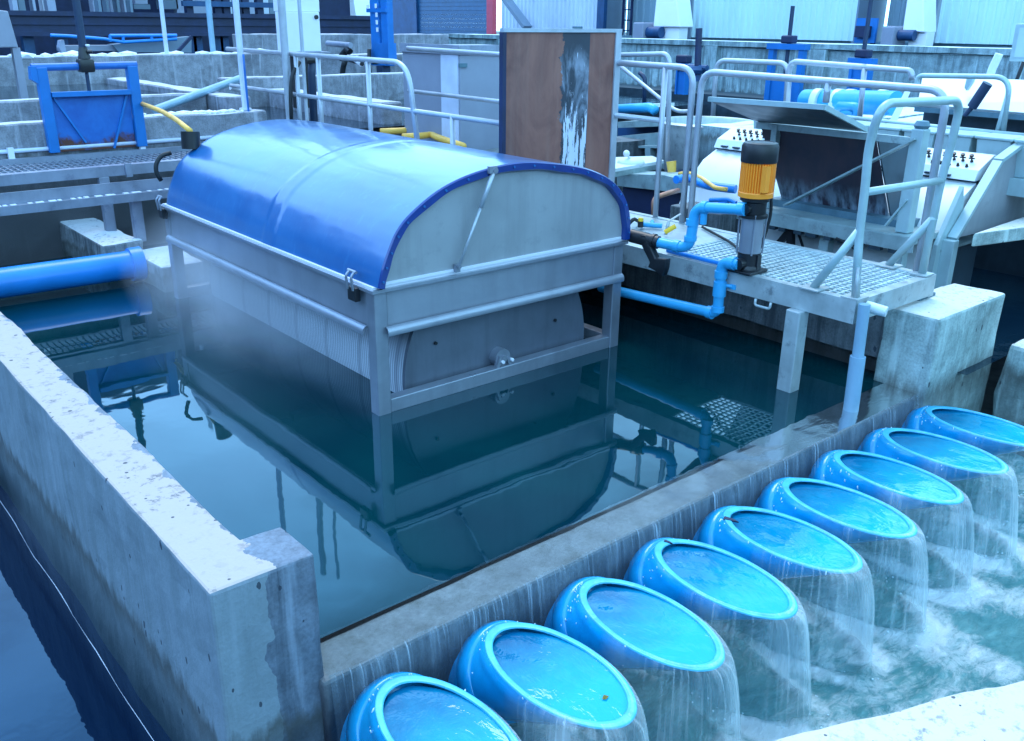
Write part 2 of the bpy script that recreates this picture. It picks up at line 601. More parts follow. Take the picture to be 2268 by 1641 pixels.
def gate_leaf():
    k = NT('rusting gate leaf')
    n1 = k.noise(k.pos(), 4.0, 7, .65, .4)
    c = k.mix(k.ramp(n1, [(.3, 0), (.7, 1)]), (.006, .075, .33), (.014, .16, .52))
    z = k.sep(k.geo().outputs["Position"])[2]
    zn = k.math('ADD', z, k.math('MULTIPLY', k.math('SUBTRACT', k.noise(k.pos((5, 5, 5), (3, 2, 1)), 1.4, 6, .65), .5), .45))
    mr = k.n("ShaderNodeMapRange")
    k.l(zn, mr.inputs[0])
    mr.inputs[1].default_value = 1.06
    mr.inputs[2].default_value = .98
    c = k.mix(mr.outputs[0], c, k.mix(n1, (.035, .012, .012), (.17, .055, .03)))
    k.l(c, k.b.inputs["Base Color"])
    k.set(k.b, Roughness=.5)
    return k.m


M['gate_leaf'] = gate_leaf()


def cover_mat():
    k = NT('blue fibreglass')
    p = k.pos()
    n1 = k.noise(k.pos((1, 1, 1)), 2.2, 7, .6, .5)
    c = k.mix(k.ramp(n1, [(.3, 0), (.7, 1)]), (.003, .085, .28), (.005, .13, .37))
    n2 = k.noise(k.pos((14, 14, 3.0)), 1.0, 6, .7)
    c = k.mix(k.math('MULTIPLY', k.ramp(n2, [(.56, 0), (.74, 1)]), .35), c, (.05, .22, .50))
    k.l(c, k.b.inputs["Base Color"])
    k.set(k.b, Roughness=.30)
    k.b.inputs["Coat Weight"].default_value = .75
    k.l(k.ramp(n1, [(.3, .08), (.7, .22)]), k.b.inputs["Coat Roughness"])
    wob = k.noise(k.pos((1, .35, 1)), 2.6, 3, .5)
    k.l(k.bump(k.math('ADD', k.math('MULTIPLY', wob, 1.0), k.math('MULTIPLY', k.noise(p, 60, 3), .015)), .18, .05), k.b.inputs["Normal"])
    k.l(k.bump(wob, .22, .05), k.b.inputs["Coat Normal"])
    return k.m


M['cover'] = cover_mat()
M['cover_rim'] = paint('dark blue rim', (.004, .035, .20), .3, coat=.6, var=.15)


def drum_mesh():
    k = NT('wet filter cloth')
    w = k.n("ShaderNodeTexWave", wave_type='BANDS', bands_direction='Y', wave_profile='SIN')
    k.l(k.pos(), w.inputs["Vector"])
    w.inputs["Scale"].default_value = 14.0
    w.inputs["Distortion"].default_value = .9
    w.inputs["Detail"].default_value = 4
    w.inputs["Detail Scale"].default_value = 1.5
    z = k.sep(k.geo().outputs["Position"])[2]
    mr = k.n("ShaderNodeMapRange")
    k.l(k.math('ADD', z, k.math('MULTIPLY', k.noise(k.pos((1, 3, 1)), 2.0, 3), .12)), mr.inputs[0])
    mr.inputs[1].default_value = .40
    mr.inputs[2].default_value = .26
    f = k.math('MULTIPLY', k.ramp(w.outputs["Fac"], [(.35, 0), (.75, 1)]), k.math('ADD', k.math('MULTIPLY', mr.outputs[0], .75), .10))
    base = k.mix(k.noise(k.pos((2, 2, 2)), 2.0, 5), (.24, .27, .32), (.36, .40, .46))
    c = k.mix(f, base, (.66, .72, .78))
    seam = k.n("ShaderNodeTexWave", wave_type='BANDS', bands_direction='Y')
    k.l(k.pos(), seam.inputs["Vector"])
    seam.inputs["Scale"].default_value = .75
    c = k.mix(k.math('MULTIPLY', k.ramp(seam.outputs["Fac"], [(.96, 0), (.99, 1)]), .4), c, (.08, .10, .15))
    k.l(c, k.b.inputs["Base Color"])
    k.set(k.b, Roughness=.38)
    k.l(k.bump(w.outputs["Fac"], .06, .004), k.b.inputs["Normal"])
    return k.m


M['drum'] = drum_mesh()
M['drum_end'] = metal('drum end plate', (.13, .155, .20), .42, .35, .18, .5, 3, seed=40)


def falling_water(name, thin, body, lo=.46, gain=.62, col=(.50, .70, .76)):
    """Clear falling sheet: streaks of white water with gaps between; UV u runs across the flow."""
    k = NT(name)
    uv = k.n("ShaderNodeUVMap")
    mp = k.n("ShaderNodeMapping")
    mp.inputs["Scale"].default_value = (thin, .55, 1)
    k.l(uv.outputs[0], mp.inputs[0])
    add = k.n("ShaderNodeVectorMath", operation='ADD')
    k.l(mp.outputs[0], add.inputs[0])
    oi = k.n("ShaderNodeObjectInfo")
    cmb = k.n("ShaderNodeCombineXYZ")
    k.l(k.math('MULTIPLY', oi.outputs["Random"], 37.0), cmb.inputs[0])
    k.l(cmb.outputs[0], add.inputs[1])
    n1 = k.noise(add.outputs[0], 1.0, 5, .65)
    v = k.sep(uv.outputs[0])[1]
    mp2 = k.n("ShaderNodeMapping")
    mp2.inputs["Scale"].default_value = (thin * 3.7, .8, 1)
    k.l(add.outputs[0], mp2.inputs[0])
    n2 = k.noise(mp2.outputs[0], 1.0, 4, .6)
    lw = k.n("ShaderNodeLayerWeight")
    lw.inputs[0].default_value = .45
    f = k.math('ADD', k.math('MULTIPLY', k.ramp(n1, [(lo, 0), (lo + .22, 1)]), gain), body)
    f = k.math('ADD', f, k.math('MULTIPLY', k.ramp(n2, [(.52, 0), (.72, 1)]), gain * .7))
    f = k.math('ADD', f, k.math('MULTIPLY', k.math('POWER', lw.outputs["Facing"], 1.6), k.math('ADD', .28, k.math('MULTIPLY', n2, .55))), True)
    uu = k.sep(uv.outputs[0])[0]
    edge = k.ramp(k.math('ABSOLUTE', k.math('SUBTRACT', uu, .5)), [(.36, 1), (.5, 0)])
    if 4 < thin < 50:
        f = k.math('MULTIPLY', f, edge)
    k.b.inputs["Base Color"].default_value = (*col, 1)
    k.set(k.b, Roughness=.07, IOR=1.33)
    k.l(k.bump(n1, .7, .02), k.b.inputs["Normal"])
    tr = k.n("ShaderNodeBsdfTransparent")
    tr.inputs[0].default_value = (.93, .98, .99, 1)
    ms = k.n("ShaderNodeMixShader")
    k.l(f, ms.inputs[0])
    k.l(tr.outputs[0], ms.inputs[1])
    k.l(k.b.outputs[0], ms.inputs[2])
    k.l(ms.outputs[0], k.out.inputs[0])
    return k.m


M['curtain'] = falling_water('falling water curtain', 4.5, .025, .49, .36, (.74, .86, .88))


def spill_mat():
    """Thin clear sheet breaking over the weir edge: bright threads in bunches that fade as it falls."""
    k = NT('spilling water sheet')
    uv = k.n("ShaderNodeUVMap")
    s = k.sep(uv.outputs[0])

    def band(sx, sy, det, off):
        mp = k.n("ShaderNodeMapping")
        mp.inputs["Scale"].default_value = (sx, sy, 1)
        mp.inputs["Location"].default_value = (off, 0, 0)
        k.l(uv.outputs[0], mp.inputs[0])
        return k.noise(mp.outputs[0], 1.0, det, .6)

    bunch = k.ramp(band(38, .35, 3, 3), [(.40, .12), (.62, 1)])
    thread = k.ramp(band(300, .5, 3, 0), [(.50, 0), (.70, 1)])
    broad = k.ramp(band(90, .7, 4, 9), [(.42, 0), (.75, 1)])
    fade = k.ramp(s[1], [(0, .7), (.06, 1.2), (.30, .5), (.6, .12), (1, .08)])
    f = k.math('ADD', k.math('MULTIPLY', k.math('MULTIPLY', thread, bunch), .80), k.math('MULTIPLY', broad, .14))
    f = k.math('ADD', k.math('MULTIPLY', f, fade), .05, True)
    k.b.inputs["Base Color"].default_value = (.56, .66, .76, 1)
    k.set(k.b, Roughness=.10, IOR=1.33)
    k.l(k.bump(thread, .6, .01), k.b.inputs["Normal"])
    tr = k.n("ShaderNodeBsdfTransparent")
    tr.inputs[0].default_value = (.90, .95, .97, 1)
    ms = k.n("ShaderNodeMixShader")
    k.l(f, ms.inputs[0])
    k.l(tr.outputs[0], ms.inputs[1])
    k.l(k.b.outputs[0], ms.inputs[2])
    k.l(ms.outputs[0], k.out.inputs[0])
    return k.m


M['spill'] = spill_mat()
M['dark_surround'] = paint('added dark surround', (.02, .035, .035), .9, var=.4, spec=.2)  # for the unseen surround added to darken reflections and lower faces
M['splash'] = paint('splash drops', (.62, .80, .88), .08, var=.1)


def clear_film():
    k = NT('thin clear water')
    g = k.n("ShaderNodeBsdfGlossy")
    g.inputs["Roughness"].default_value = .14
    fr = k.n("ShaderNodeFresnel")
    fr.inputs["IOR"].default_value = 1.11
    h = k.noise(k.pos((3, 6, 3), rot=(0, 0, .5)), 1.0, 3, .5, .6)
    far = k.n("ShaderNodeMapRange")
    k.l(k.sep(k.geo().outputs["Position"])[0], far.inputs[0])
    far.inputs[1].default_value = .8
    far.inputs[2].default_value = 2.2
    far.inputs[3].default_value = .10
    far.inputs[4].default_value = 1.0
    b = k.bump(k.math('MULTIPLY', h, far.outputs[0]), .22, .03)
    k.l(b, g.inputs["Normal"])
    k.l(b, fr.inputs["Normal"])
    tr = k.n("ShaderNodeBsdfTransparent")
    tr.inputs[0].default_value = (.86, .94, .95, 1)
    ms = k.n("ShaderNodeMixShader")
    k.l(fr.outputs[0], ms.inputs[0])
    k.l(tr.outputs[0], ms.inputs[1])
    k.l(g.outputs[0], ms.inputs[2])
    k.l(ms.outputs[0], k.out.inputs[0])
    return k.m


M['film'] = clear_film()


def cup_water():
    k = NT('water in blue spout')
    n1 = k.noise(k.pos((3, 3, 3)), 1.5, 4, .6)
    tco = k.n("ShaderNodeTexCoord")
    lip_tone = k.n("ShaderNodeMapRange")        # darker at the weir side, brighter over the lip
    k.l(k.sep(tco.outputs["Object"])[1], lip_tone.inputs[0])
    lip_tone.inputs[1].default_value = .30
    lip_tone.inputs[2].default_value = -.16
    k.l(k.mix(k.math('ADD', lip_tone.outputs[0], k.math('MULTIPLY', k.math('SUBTRACT', n1, .5), .9), True), (.001, .085, .20), (.003, .36, .56)), k.b.inputs["Base Color"])
    k.set(k.b, Roughness=.03, IOR=1.5)
    h = k.noise(k.pos((9, 5, 9)), 1.0, 4, .6, .5)
    k.l(k.bump(h, .30, .02), k.b.inputs["Normal"])
    return k.m


M['cup_water'] = cup_water()


def foam_pool():
    k = NT('churned pool water')
    at_ = k.n("ShaderNodeAttribute")
    at_.attribute_name = "foam"
    p = k.pos((1, 1, 1))
    n1 = k.noise(k.pos((3.0, 5.5, 1), rot=(0, 0, .45)), 1.0, 7, .68, 1.2)
    n2 = k.noise(k.pos((13, 22, 1), rot=(0, 0, .4)), 1.0, 8, .74, .8)
    base = k.mix(k.ramp(n1, [(.3, 0), (.7, 1)]), (.06, .23, .245), (.19, .41, .41))
    base = k.mix(k.math('MULTIPLY', k.ramp(n2, [(.5, 0), (.7, 1)]), .5), base, (.03, .16, .18))
    thr = k.math('SUBTRACT', .94, k.math('MULTIPLY', at_.outputs["Fac"], .92))
    mixn = k.math('ADD', k.math('MULTIPLY', n1, .42), k.math('MULTIPLY', n2, .58))
    fm = k.n("ShaderNodeMapRange")
    k.l(k.math('SUBTRACT', mixn, thr), fm.inputs[0])
    fm.inputs[1].default_value = -.09
    fm.inputs[2].default_value = .17
    c = k.mix(fm.outputs[0], base, (.70, .79, .80))
    k.l(c, k.b.inputs["Base Color"])
    k.l(k.ramp(fm.outputs[0], [(0, .08), (1, .6)]), k.b.inputs["Roughness"])
    k.set(k.b, IOR=1.333)
    k.l(k.bump(k.math('ADD', n1, k.math('MULTIPLY', n2, .8)), .85, .06), k.b.inputs["Normal"])
    return k.m


M['pool'] = foam_pool()


def corrugated(name, col, seed=0.0):
    k = NT(name)
    n1 = k.noise(k.pos((.6, .6, .12), (seed, 0, 0)), 2.0, 5, .6)
    k.l(k.mix(k.ramp(n1, [(.3, 0), (.7, 1)]), tuple(c * .88 for c in col), tuple(min(1, c * 1.08) for c in col)), k.b.inputs["Base Color"])
    k.set(k.b, Roughness=.45, Metallic=.0)
    return k.m


M['wall_pale'] = corrugated('pale corrugated sheet', (.58, .78, .80))
M['wall_violet'] = corrugated('violet corrugated sheet', (.55, .62, .74))
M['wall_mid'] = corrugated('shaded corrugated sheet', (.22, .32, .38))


def mist_mat():
    k = NT('steam')
    k.t.nodes.remove(k.b)
    pv = k.n("ShaderNodeVolumePrincipled")
    pv.inputs["Color"].default_value = (.82, .90, 1.0, 1)
    pv.inputs["Anisotropy"].default_value = .1
    tc = k.n("ShaderNodeTexCoord")
    ln = k.n("ShaderNodeVectorMath", operation='LENGTH')
    k.l(tc.outputs["Object"], ln.inputs[0])
    fall = k.ramp(ln.outputs["Value"], [(0, 1), (.4, .60), (.7, .22), (1, 0)])
    n1 = k.noise(k.pos((1, 1, .7)), 2.2, 3, .55, .4)
    d = k.math('MULTIPLY', fall, k.ramp(n1, [(.32, .15), (.7, 1)]))
    k.l(k.math('MULTIPLY', d, 3.0), pv.inputs["Density"])
    k.l(pv.outputs[0], k.out.inputs["Volume"])
    return k.m


M['mist'] = mist_mat()
# ------------------------------------------------------------------ ground and water
ZL = -.55          # level of the lower channel and pool
setting(MB().faces([(-300, -300, -1.2), (300, -300, -1.2), (300, 300, -1.2), (-300, 300, -1.2)], [(0, 1, 2, 3)]), 'ground', M['ground'])
setting(MB().faces([(-1.50, -1.562, 0), (2.90, -1.562, 0), (2.90, 4.98, 0), (-3.6, 4.98, 0), (-3.6, 3.9, 0), (-1.50, 3.9, 0)], [(0, 1, 2, 3, 4, 5)]), 'pond_water', M['pond'])
setting(MB().faces([(-9, -9, ZL), (-1.34, -9, ZL), (-1.34, 6, ZL), (-9, 6, ZL)], [(0, 1, 2, 3)]), 'channel_water', M['channel'])

# unseen dark surround added behind and beside the camera to deepen reflections
bk = MB()
bk.prism([(-15, -24, -1.2), (-22, -24, -1.2), (-22, -24, 6.0), (-18, -24, 6.2)], (0, 60, 0))
bk.prism([(-21, -17, -1.2), (-21, -24, -1.2), (-21, -24, 5.0), (-21, -20, 5.2)], (50, 0, 0))
bk.rough(2.0, .5, .4, 4)
setting(bk, 'added_dark_surround', M['dark_surround'])

# a thread of foam drifting along the wall in the channel
fl = MB()
pts = []
for i in range(60):
    y = -3.2 + i * .11
    pts.append(V((-1.735 + .012 * noise.noise(V((y * 2.1, 1, 0))) + .006 * noise.noise(V((y * 9, 3, 0))), y, ZL + .002)))
fl.tube(pts, [.0022 * max(.25, .6 + noise.noise(V((i * .37, 2, 5)))) for i in range(60)], 5)
setting(fl, 'foam', M['white_violet'], kind='stuff')

# ------------------------------------------------------------------ concrete walls, weir, kerb
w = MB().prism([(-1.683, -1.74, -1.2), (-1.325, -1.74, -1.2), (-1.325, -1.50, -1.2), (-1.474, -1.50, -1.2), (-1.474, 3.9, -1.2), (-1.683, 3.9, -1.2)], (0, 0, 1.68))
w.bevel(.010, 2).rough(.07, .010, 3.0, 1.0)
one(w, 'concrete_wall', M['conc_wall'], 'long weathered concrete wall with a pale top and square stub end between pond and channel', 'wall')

w = MB().box(-1.345, 2.76, -1.765, -1.56, -1.2, -.014)
w.bevel(.014, 2).rough(.09, .006, 4.0, 2.0)
one(w, 'overflow_weir', M['conc_weir'], 'low concrete weir with water running over its crest behind the blue spouts', 'weir')

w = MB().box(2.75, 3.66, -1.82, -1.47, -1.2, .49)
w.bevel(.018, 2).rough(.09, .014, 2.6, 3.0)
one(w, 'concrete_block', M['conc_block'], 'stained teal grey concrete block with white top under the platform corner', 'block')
w = MB().box(3.60, 5.6, -2.25, -1.90, -1.2, .20)
w.bevel(.05, 3).rough(.10, .05, 2.2, 5.0)
one(w, 'concrete_pier', M['conc_block'], 'low rough concrete pier just past the big teal grey block', 'pier')

w = MB().box(2.80, 3.12, -1.465, 4.9, .13, .50).box(3.0, 3.12, -1.465, 4.9, -1.2, .128)
w.rough(.16, .012, 2.5, 6.0)
one(w, 'tank_side_wall', M['conc_dark'], 'dark wet concrete side wall in the shade under the grating platform', 'wall')

kd = V((.9225, -.386, 0))
kn = V((-.386, -.9225, 0))
a = V((-.324, -2.837, -1.2))
w = MB().prism([a - kd * .9, a + kd * 3.4, a + kd * 3.4 + kn * .42, a - kd * .9 + kn * .42], (0, 0, 1.10))
w.bevel(.012, 2).rough(.06, .012, 3.0, 8.0)
one(w, 'concrete_kerb', M['conc_white'], 'bright white pitted concrete kerb along the near edge of the foaming pool', 'kerb')

# ------------------------------------------------------------------ overflow water on the weir
w = MB()


def film_fn(a, b):
    x = -1.322 + a * 4.07
    wob = .006 * noise.noise(V((x * 6, 0, 2))) + .004 * noise.noise(V((x * 17, 4, 2)))
    t = b * .55
    if t < .56:
        y = -1.553 - (t / .55) * .215 + wob * (2 - 1.5 * t / .55)
        z = .004 - .006 * (t / .55) + .002 * noise.noise(V((x * 7, y * 7, 0)))
    else:
        q = (t - .55) / .45
        y = -1.770 - .012 * math.sin(q * 1.6) + wob * .5
        z = -.002 - .030 * q * q
    return V((x, y, z))


w.grid(film_fn, 260, 14)
setting(w, 'weir_water_film', M['film'], normals=False)
w = MB()


def spill_fn(a, b):
    x = -1.322 + a * 4.07
    live = .5 + noise.noise(V((x * 5, 0, 4)))
    ridge_ = .0035 * math.sin(x * 2 * math.pi / .0135 + 2 * noise.noise(V((x * 12, 1, 1)))) * max(0, live) * min(1, b * 6)
    drop = .56 * b * b * .6 + .56 * b * .4
    y = -1.770 - (.030 + .035 * max(0, live)) * math.sqrt(b) + ridge_ + .010 * noise.noise(V((x * 8, b * 2, 5)))
    return V((x, y, .002 - drop))


w.grid(spill_fn, 1500, 18, uv=True)
setting(w, 'weir_falling_water', M['spill'], normals=False)

# ------------------------------------------------------------------ blue spout pipes
TH = R(31)
axd = V((0, -math.cos(TH), math.sin(TH)))       # pipe axis, outwards and up
CX = [-1.120, -.633, -.157, .318, .807, 1.274, 1.765, 2.261, 2.775]
CY, CZ = -2.178, -.08
RX, RY = .181, .347
LAB = ['blue spout pipe cut by the bottom edge, nearest the concrete stub',
       'second blue spout pipe from the concrete stub, a yellow fleck under its water',
       'third blue spout pipe from the concrete stub, its mouth smooth and bright',
       'fourth blue spout pipe from the concrete stub, with a small nick in its back rim',
       'middle blue spout pipe of the nine, a dark chip on its back rim',
       'fourth blue spout pipe counted back from the teal grey block',
       'third blue spout pipe counted back from the teal grey block',
       'second blue spout pipe counted back from the teal grey block',
       'last blue spout pipe, directly below the teal grey concrete block']
NS = 72


def spout_profile(sx, sy, th, shrink=0.0):
    t = 2 * math.pi * th
    return V((sx * math.cos(t), sy * math.sin(t), 0))


spouts = []
for i, cx in enumerate(CX):
    c = V((cx, CY + .006 * math.sin(i * 2.3), CZ))
    if i == 0:
        t = thing('spout_pipe', LAB[0], 'spout pipe', c, 'row of blue overflow spouts along the weir')
        b = MB()

        def wall_fn(a, q):
            # q 0..1: inside bottom -> inside rim -> outside rim -> back to the weir along the pipe axis
            if q < .25:
                k = q / .25
                p = spout_profile(RX - .023, RY - .040, a)
                return c + p - axd * (.14 * (1 - k))
            if q < .45:
                k = (q - .25) / .2
                rr = .0115 + .0115 * math.cos(math.pi * k)
                p = spout_profile(RX - rr, RY - rr * 1.76, a)
                wv = 1 + .25 * noise.noise(V((math.cos(a * 6.283) * 3, math.sin(a * 6.283) * 3, 1)))
                return c + p + V((0, 0, .007 * wv * min(1, 2.2 * math.sin(math.pi * k))))
            k = (q - .45) / .55
            p = spout_profile(RX, RY, a)
            need = max(0.0, (.405 - p.y)) / math.cos(TH)
            s = need * k + .02 * k
            bulge = 1.0 + .03 * math.sin(min(1, k * 4) * math.pi) * (1 if k < .25 else 0)
            p2 = V((p.x * bulge, p.y, p.z))
            return c + p2 - axd * s

        b.grid(lambda a, q: wall_fn(a, q * .25), NS, 8, wrap_u=True)
        b.grid(lambda a, q: wall_fn(a, .45 + q * .55), NS, 18, wrap_u=True)
        b.build('pipe_wall', M['cup'], t, 180)
        b = MB().grid(lambda a, q: wall_fn(a, .25 + q * .20), NS, 8, wrap_u=True)
        b.build('worn_rim', M['cup_rim'], t, 180)
        # socket collar against the weir face
        b = MB()
        base = c + V((0, .34, 0)) - axd * 0
        ctr = c - axd * (.300 / math.cos(TH))
        b.lathe([(.182, -.05), (.190, -.045), (.193, 0), (.190, .035), (.182, .045)], ctr, -axd, 48)
        b.build('socket_collar', M['cup'], t, 180)
    else:
        t = copy_tree(spouts[0])
        t.location = c
        t.rotation_euler = (0, 0, R(1.6 * math.sin(i * 1.9)))
        t.scale = (1 + .012 * math.sin(i * 3.1), 1 + .012 * math.cos(i * 2.2), 1)
        t["label"] = LAB[i]
    spouts.append(t)

# a dark chip and a small nick in two of the back rims
for i, ang, sz in ((4, 118, 1.0), (3, 84, .55)):
    c = V(spouts[i].location)
    p = c + V((RX * .94 * math.cos(R(ang)), RY * .95 * math.sin(R(ang)), .004))
    MB().prism([p + V(q) * sz for q in ((-.020, .006, 0), (.004, .016, 0), (.014, -.020, 0), (.010, -.060, 0), (-.004, -.030, 0))], (0, 0, .007)).build('rim_chip', M['navy'], spouts[i])

# water standing in the mouths and falling from their lips
wm = cm = None
for i, cx in enumerate(CX):
    c = V(spouts[i].location)
    if wm is None:
        b = MB()

        def surf(a, q):
            p = spout_profile((RX - .0225) * q, (RY - .0395) * q, a)
            back = max(0, p.y) / RY
            return c + V((p.x, p.y, -.001 - .018 * back ** 1.3 + .003 * noise.noise(V((p.x * 14, p.y * 10, 1)))))

        b.grid(surf, 64, 16, wrap_u=True)
        o = b.build('spout_water', M['cup_water'], spouts[0], 180)
        o.parent = None
        wm = o
    else:
        o = wm.copy()
        COL.objects.link(o)
    o.location = c
    o.parent = None
    o.rotation_euler = spouts[i].rotation_euler
    o.scale = spouts[i].scale
    tag(o, kind='structure')

    b = MB()

    def fall(a, q, s=i):
        ang = -math.pi / 2 + (a - .5) * R(205)
        ex, ey = RX * math.cos(ang), RY * math.sin(ang)
        front = max(0.0, -math.sin(ang))
        if q < .12:
            k = q / .12
            m = .93 + .085 * k
            return V((ex * m, ey * m, .010 - .012 * k * k))
        k = (q - .12) / .88
        drop = .50 * k
        outw = .012 + (.055 + .055 * front) * math.sqrt(k) * (.35 + .65 * front)
        nrm = V((math.cos(ang) / RX, math.sin(ang) / RY, 0)).normalized()
        wob = .012 * k * noise.noise(V((a * 9 + s * 5, k * 2.0, s)))
        narrow = 1 - .10 * k
        x = (ex * 1.015 + nrm.x * (outw * .6 + wob)) * narrow
        y = ey * 1.015 + nrm.y * (outw + wob)
        return V((x, y, -.002 - drop))

    b.grid(fall, 90, 40, uv=True)
    bmesh.ops.translate(b.bm, verts=b.bm.verts, vec=c)
    o = setting(b, 'falling_water', M['curtain'], normals=False)

# drops thrown up on the spout backs
b = MB()
for i, cx in enumerate(CX):
    c = V(spouts[i].location)
    for _ in range(46):
        a = R(rnd.choice((rnd.uniform(20, 160), rnd.uniform(60, 230))))
        k = rnd.uniform(.0, .9) ** 1.4
        p = V((RX * math.cos(a), RY * math.sin(a), 0))
        p = c + p * 1.004 - axd * (max(.02, (.38 - p.y) / math.cos(TH)) * k)
        if p.y > -1.80:
            p.y = -1.80
        s = rnd.uniform(.0015, .0045)
        bmesh.ops.create_icosphere(b.bm, subdivisions=1, radius=1, matrix=Matrix.Translation(p) @ Matrix.Rotation(rnd.uniform(-.5, .5), 4, 'Y') @ Matrix.Diagonal((s * .8, s, s * rnd.uniform(1, 4), 1)))
    for _ in range(26):
        a = R(rnd.uniform(180, 360))
        rr = rnd.uniform(1.05, 1.5)
        p = c + V((RX * math.cos(a) * rr, RY * math.sin(a) * rr - .05, 0))
        p.z = ZL + rnd.uniform(.01, .10) ** 1.3
        s = rnd.uniform(.002, .0055)
        bmesh.ops.create_icosphere(b.bm, subdivisions=1, radius=s, matrix=Matrix.Translation(p))
setting(b, 'splash_drops', M['splash'], 180, kind='stuff')
lf_ = V((CX[1] + .035, CY - .20, CZ + .003))
b = MB().faces([lf_ + V(p) for p in ((-.014, 0, 0), (-.004, -.011, .002), (.017, -.004, 0), (.004, .010, .003))], [(0, 1, 2, 3)])
bmesh.ops.solidify(b.bm, geom=b.bm.faces, thickness=.002)
one(b, 'leaf', paint('wilted leaf', (.30, .26, .05), .6), 'tiny yellow leaf floating in a blue spout close to the concrete stub', 'leaf')

# ------------------------------------------------------------------ foaming pool
PX0, PX1, PY0, PY1 = -1.34, 5.4, -4.4, -1.77
NX, NY = 420, 170
pool = MB()
foamv = []


def pool_fn(a, b):
    x, y = PX0 + a * (PX1 - PX0), PY0 + b * (PY1 - PY0)
    f = 0.0
    ring = 9.0
    for cx in CX:
        dx, dy = (x - cx) / .215, (y - CY) / .455
        d = math.sqrt(dx * dx + dy * dy)
        front = .5 - .5 * max(-1, min(1, dy * 1.4))
        ring = min(ring, abs(d - 1.0))
        f = max(f, (.30 + .52 * front) * math.exp(-((d - 1.12) / .34) ** 2))
        f = max(f, (.74 * math.exp(-max(0.0, d - 1.0) / 1.7)) * front if d > 1 else .72 * (.5 + .8 * noise.noise(V((x * 5, y * 3, 3)))))
    f *= .82 + .60 * noise.fractal(V((x * 2.8, y * 2.4, 0)), 1.0, 2.0, 4)
    f = max(f, .36 + .30 * noise.noise(V((x * 1.1, y * 1.6, 7))) if y > -3.6 else .2)
    foamv.append(max(0.0, min(1.0, f)))
    turb = math.exp(-ring / .9)
    z = .014 * turb * noise.fractal(V((x * 6, y * 6, 1)), 1.0, 2.0, 4) + .006 * noise.fractal(V((x * 5, y * 9, 5)), 1.0, 2.0, 3)
    z += .034 * math.exp(-(ring / .11) ** 2) * (.6 + .8 * abs(noise.noise(V((x * 14, y * 14, 2)))))
    return V((x, y, ZL + z))


pool.grid(pool_fn, NX, NY)
po = setting(pool, 'pool_water', M['pool'], normals=False)
att = po.data.attributes.new("foam", 'FLOAT', 'POINT')
att.data.foreach_set("value", foamv)

# ------------------------------------------------------------------ drum filter
HX, HY, HT = 1.96, 3.06, .735
df = thing('drum_filter', 'large stainless drum filter with arched glossy blue cover standing in the pond', 'drum filter', (HX / 2, HY / 2, 0))
LW = .085
for (x, y) in ((0, 0), (HX - LW, 0), (0, HY - LW), (HX - LW, HY - LW)):
    MB().box(x, x + LW, y, y + LW, -.6, HT - .012).bevel(.006).build('leg', M['steel_frame'], df)
# skirts (sheet between the legs) and their turned lips
for nm, args in (('skirt', (LW, HX - LW, .012, .022, .500, .722)), ('skirt', (LW, HX - LW, HY - .022, HY - .012, .500, .722))):
    MB().box(*args).build(nm, M['steel'], df)
for args in ((.012, .022, LW, HY - LW, .500, .722), (HX - .022, HX - .012, LW, HY - LW, .500, .722)):
    MB().box(*args).build('skirt', M['steel'], df)


def lip(p, q, out):
    b = MB()
    p, q, out = V(p), V(q), V(out)
    sec = []
    for k in range(9):
        t = k / 8 * math.pi * .62
        sec.append(out * (.030 * math.sin(t)) + V((0, 0, .010 - .036 * (1 - math.cos(t)))))
    sec2 = [s - out * .006 - V((0, 0, .004)) for s in reversed(sec)]
    b.prism([p + s for s in sec + sec2], q - p)
    return b


lip((LW - .02, -.004, .512), (HX - .012, -.004, .512), (0, -1, 0)).build('drip_lip', M['steel'], df, 40)
lip((-.004, HY - LW + .02, .512), (-.004, LW - .005, .512), (-1, 0, 0)).build('drip_lip', M['steel'], df, 40)
# top flange
b = MB()
b.box(-.022, HX + .022, -.024, .07, HT - .012, HT + .012).box(-.022, HX + .022, HY - .07, HY + .024, HT - .012, HT + .012)
b.box(-.022, .07, .0702, HY - .0702, HT - .012, HT + .012).box(HX - .07, HX + .022, .0702, HY - .0702, HT - .012, HT + .012)
b.bevel(.003, 1).build('top_flange', M['steel_frame'], df)
b = MB().box(-.012, HX + .012, -.014, .030, HT + .0125, HT + .026)
b.box(-.012, .030, .0302, HY - .03, HT + .0125, HT + .026)
b.build('seal_strip', M['white_violet'], df)
# lower beams
for args in ((LW + .001, HX - LW - .001, .006, .080, -.004, .082), (LW + .001, HX - LW - .001, HY - .08, HY - .006, -.004, .082), (HX - .08, HX - .006, LW + .001, HY - LW - .001, -.004, .082)):
    MB().box(*args).bevel(.006).build('lower_beam', M['steel_frame'], df)

PROF = [(.004, .762), (.028, .85), (.070, .945), (.131, 1.052), (.228, 1.140), (.405, 1.240), (.600, 1.302), (.821, 1.336), (1.02, 1.343), (1.22, 1.322), (1.42, 1.289), (1.584, 1.246), (1.74, 1.180), (1.850, 1.100), (1.925, 1.00), (1.962, .88), (1.966, .762)]


def cat(P, t):
    n = len(P) - 1
    i = min(int(t * n), n - 1)
    u = t * n - i
    p0, p1, p2, p3 = P[max(i - 1, 0)], P[i], P[i + 1], P[min(i + 2, n)]
    return tuple(.5 * ((2 * p1[k]) + (-p0[k] + p2[k]) * u + (2 * p0[k] - 5 * p1[k] + 4 * p2[k] - p3[k]) * u * u + (-p0[k] + 3 * p1[k] - 3 * p2[k] + p3[k]) * u ** 3) for k in range(2))


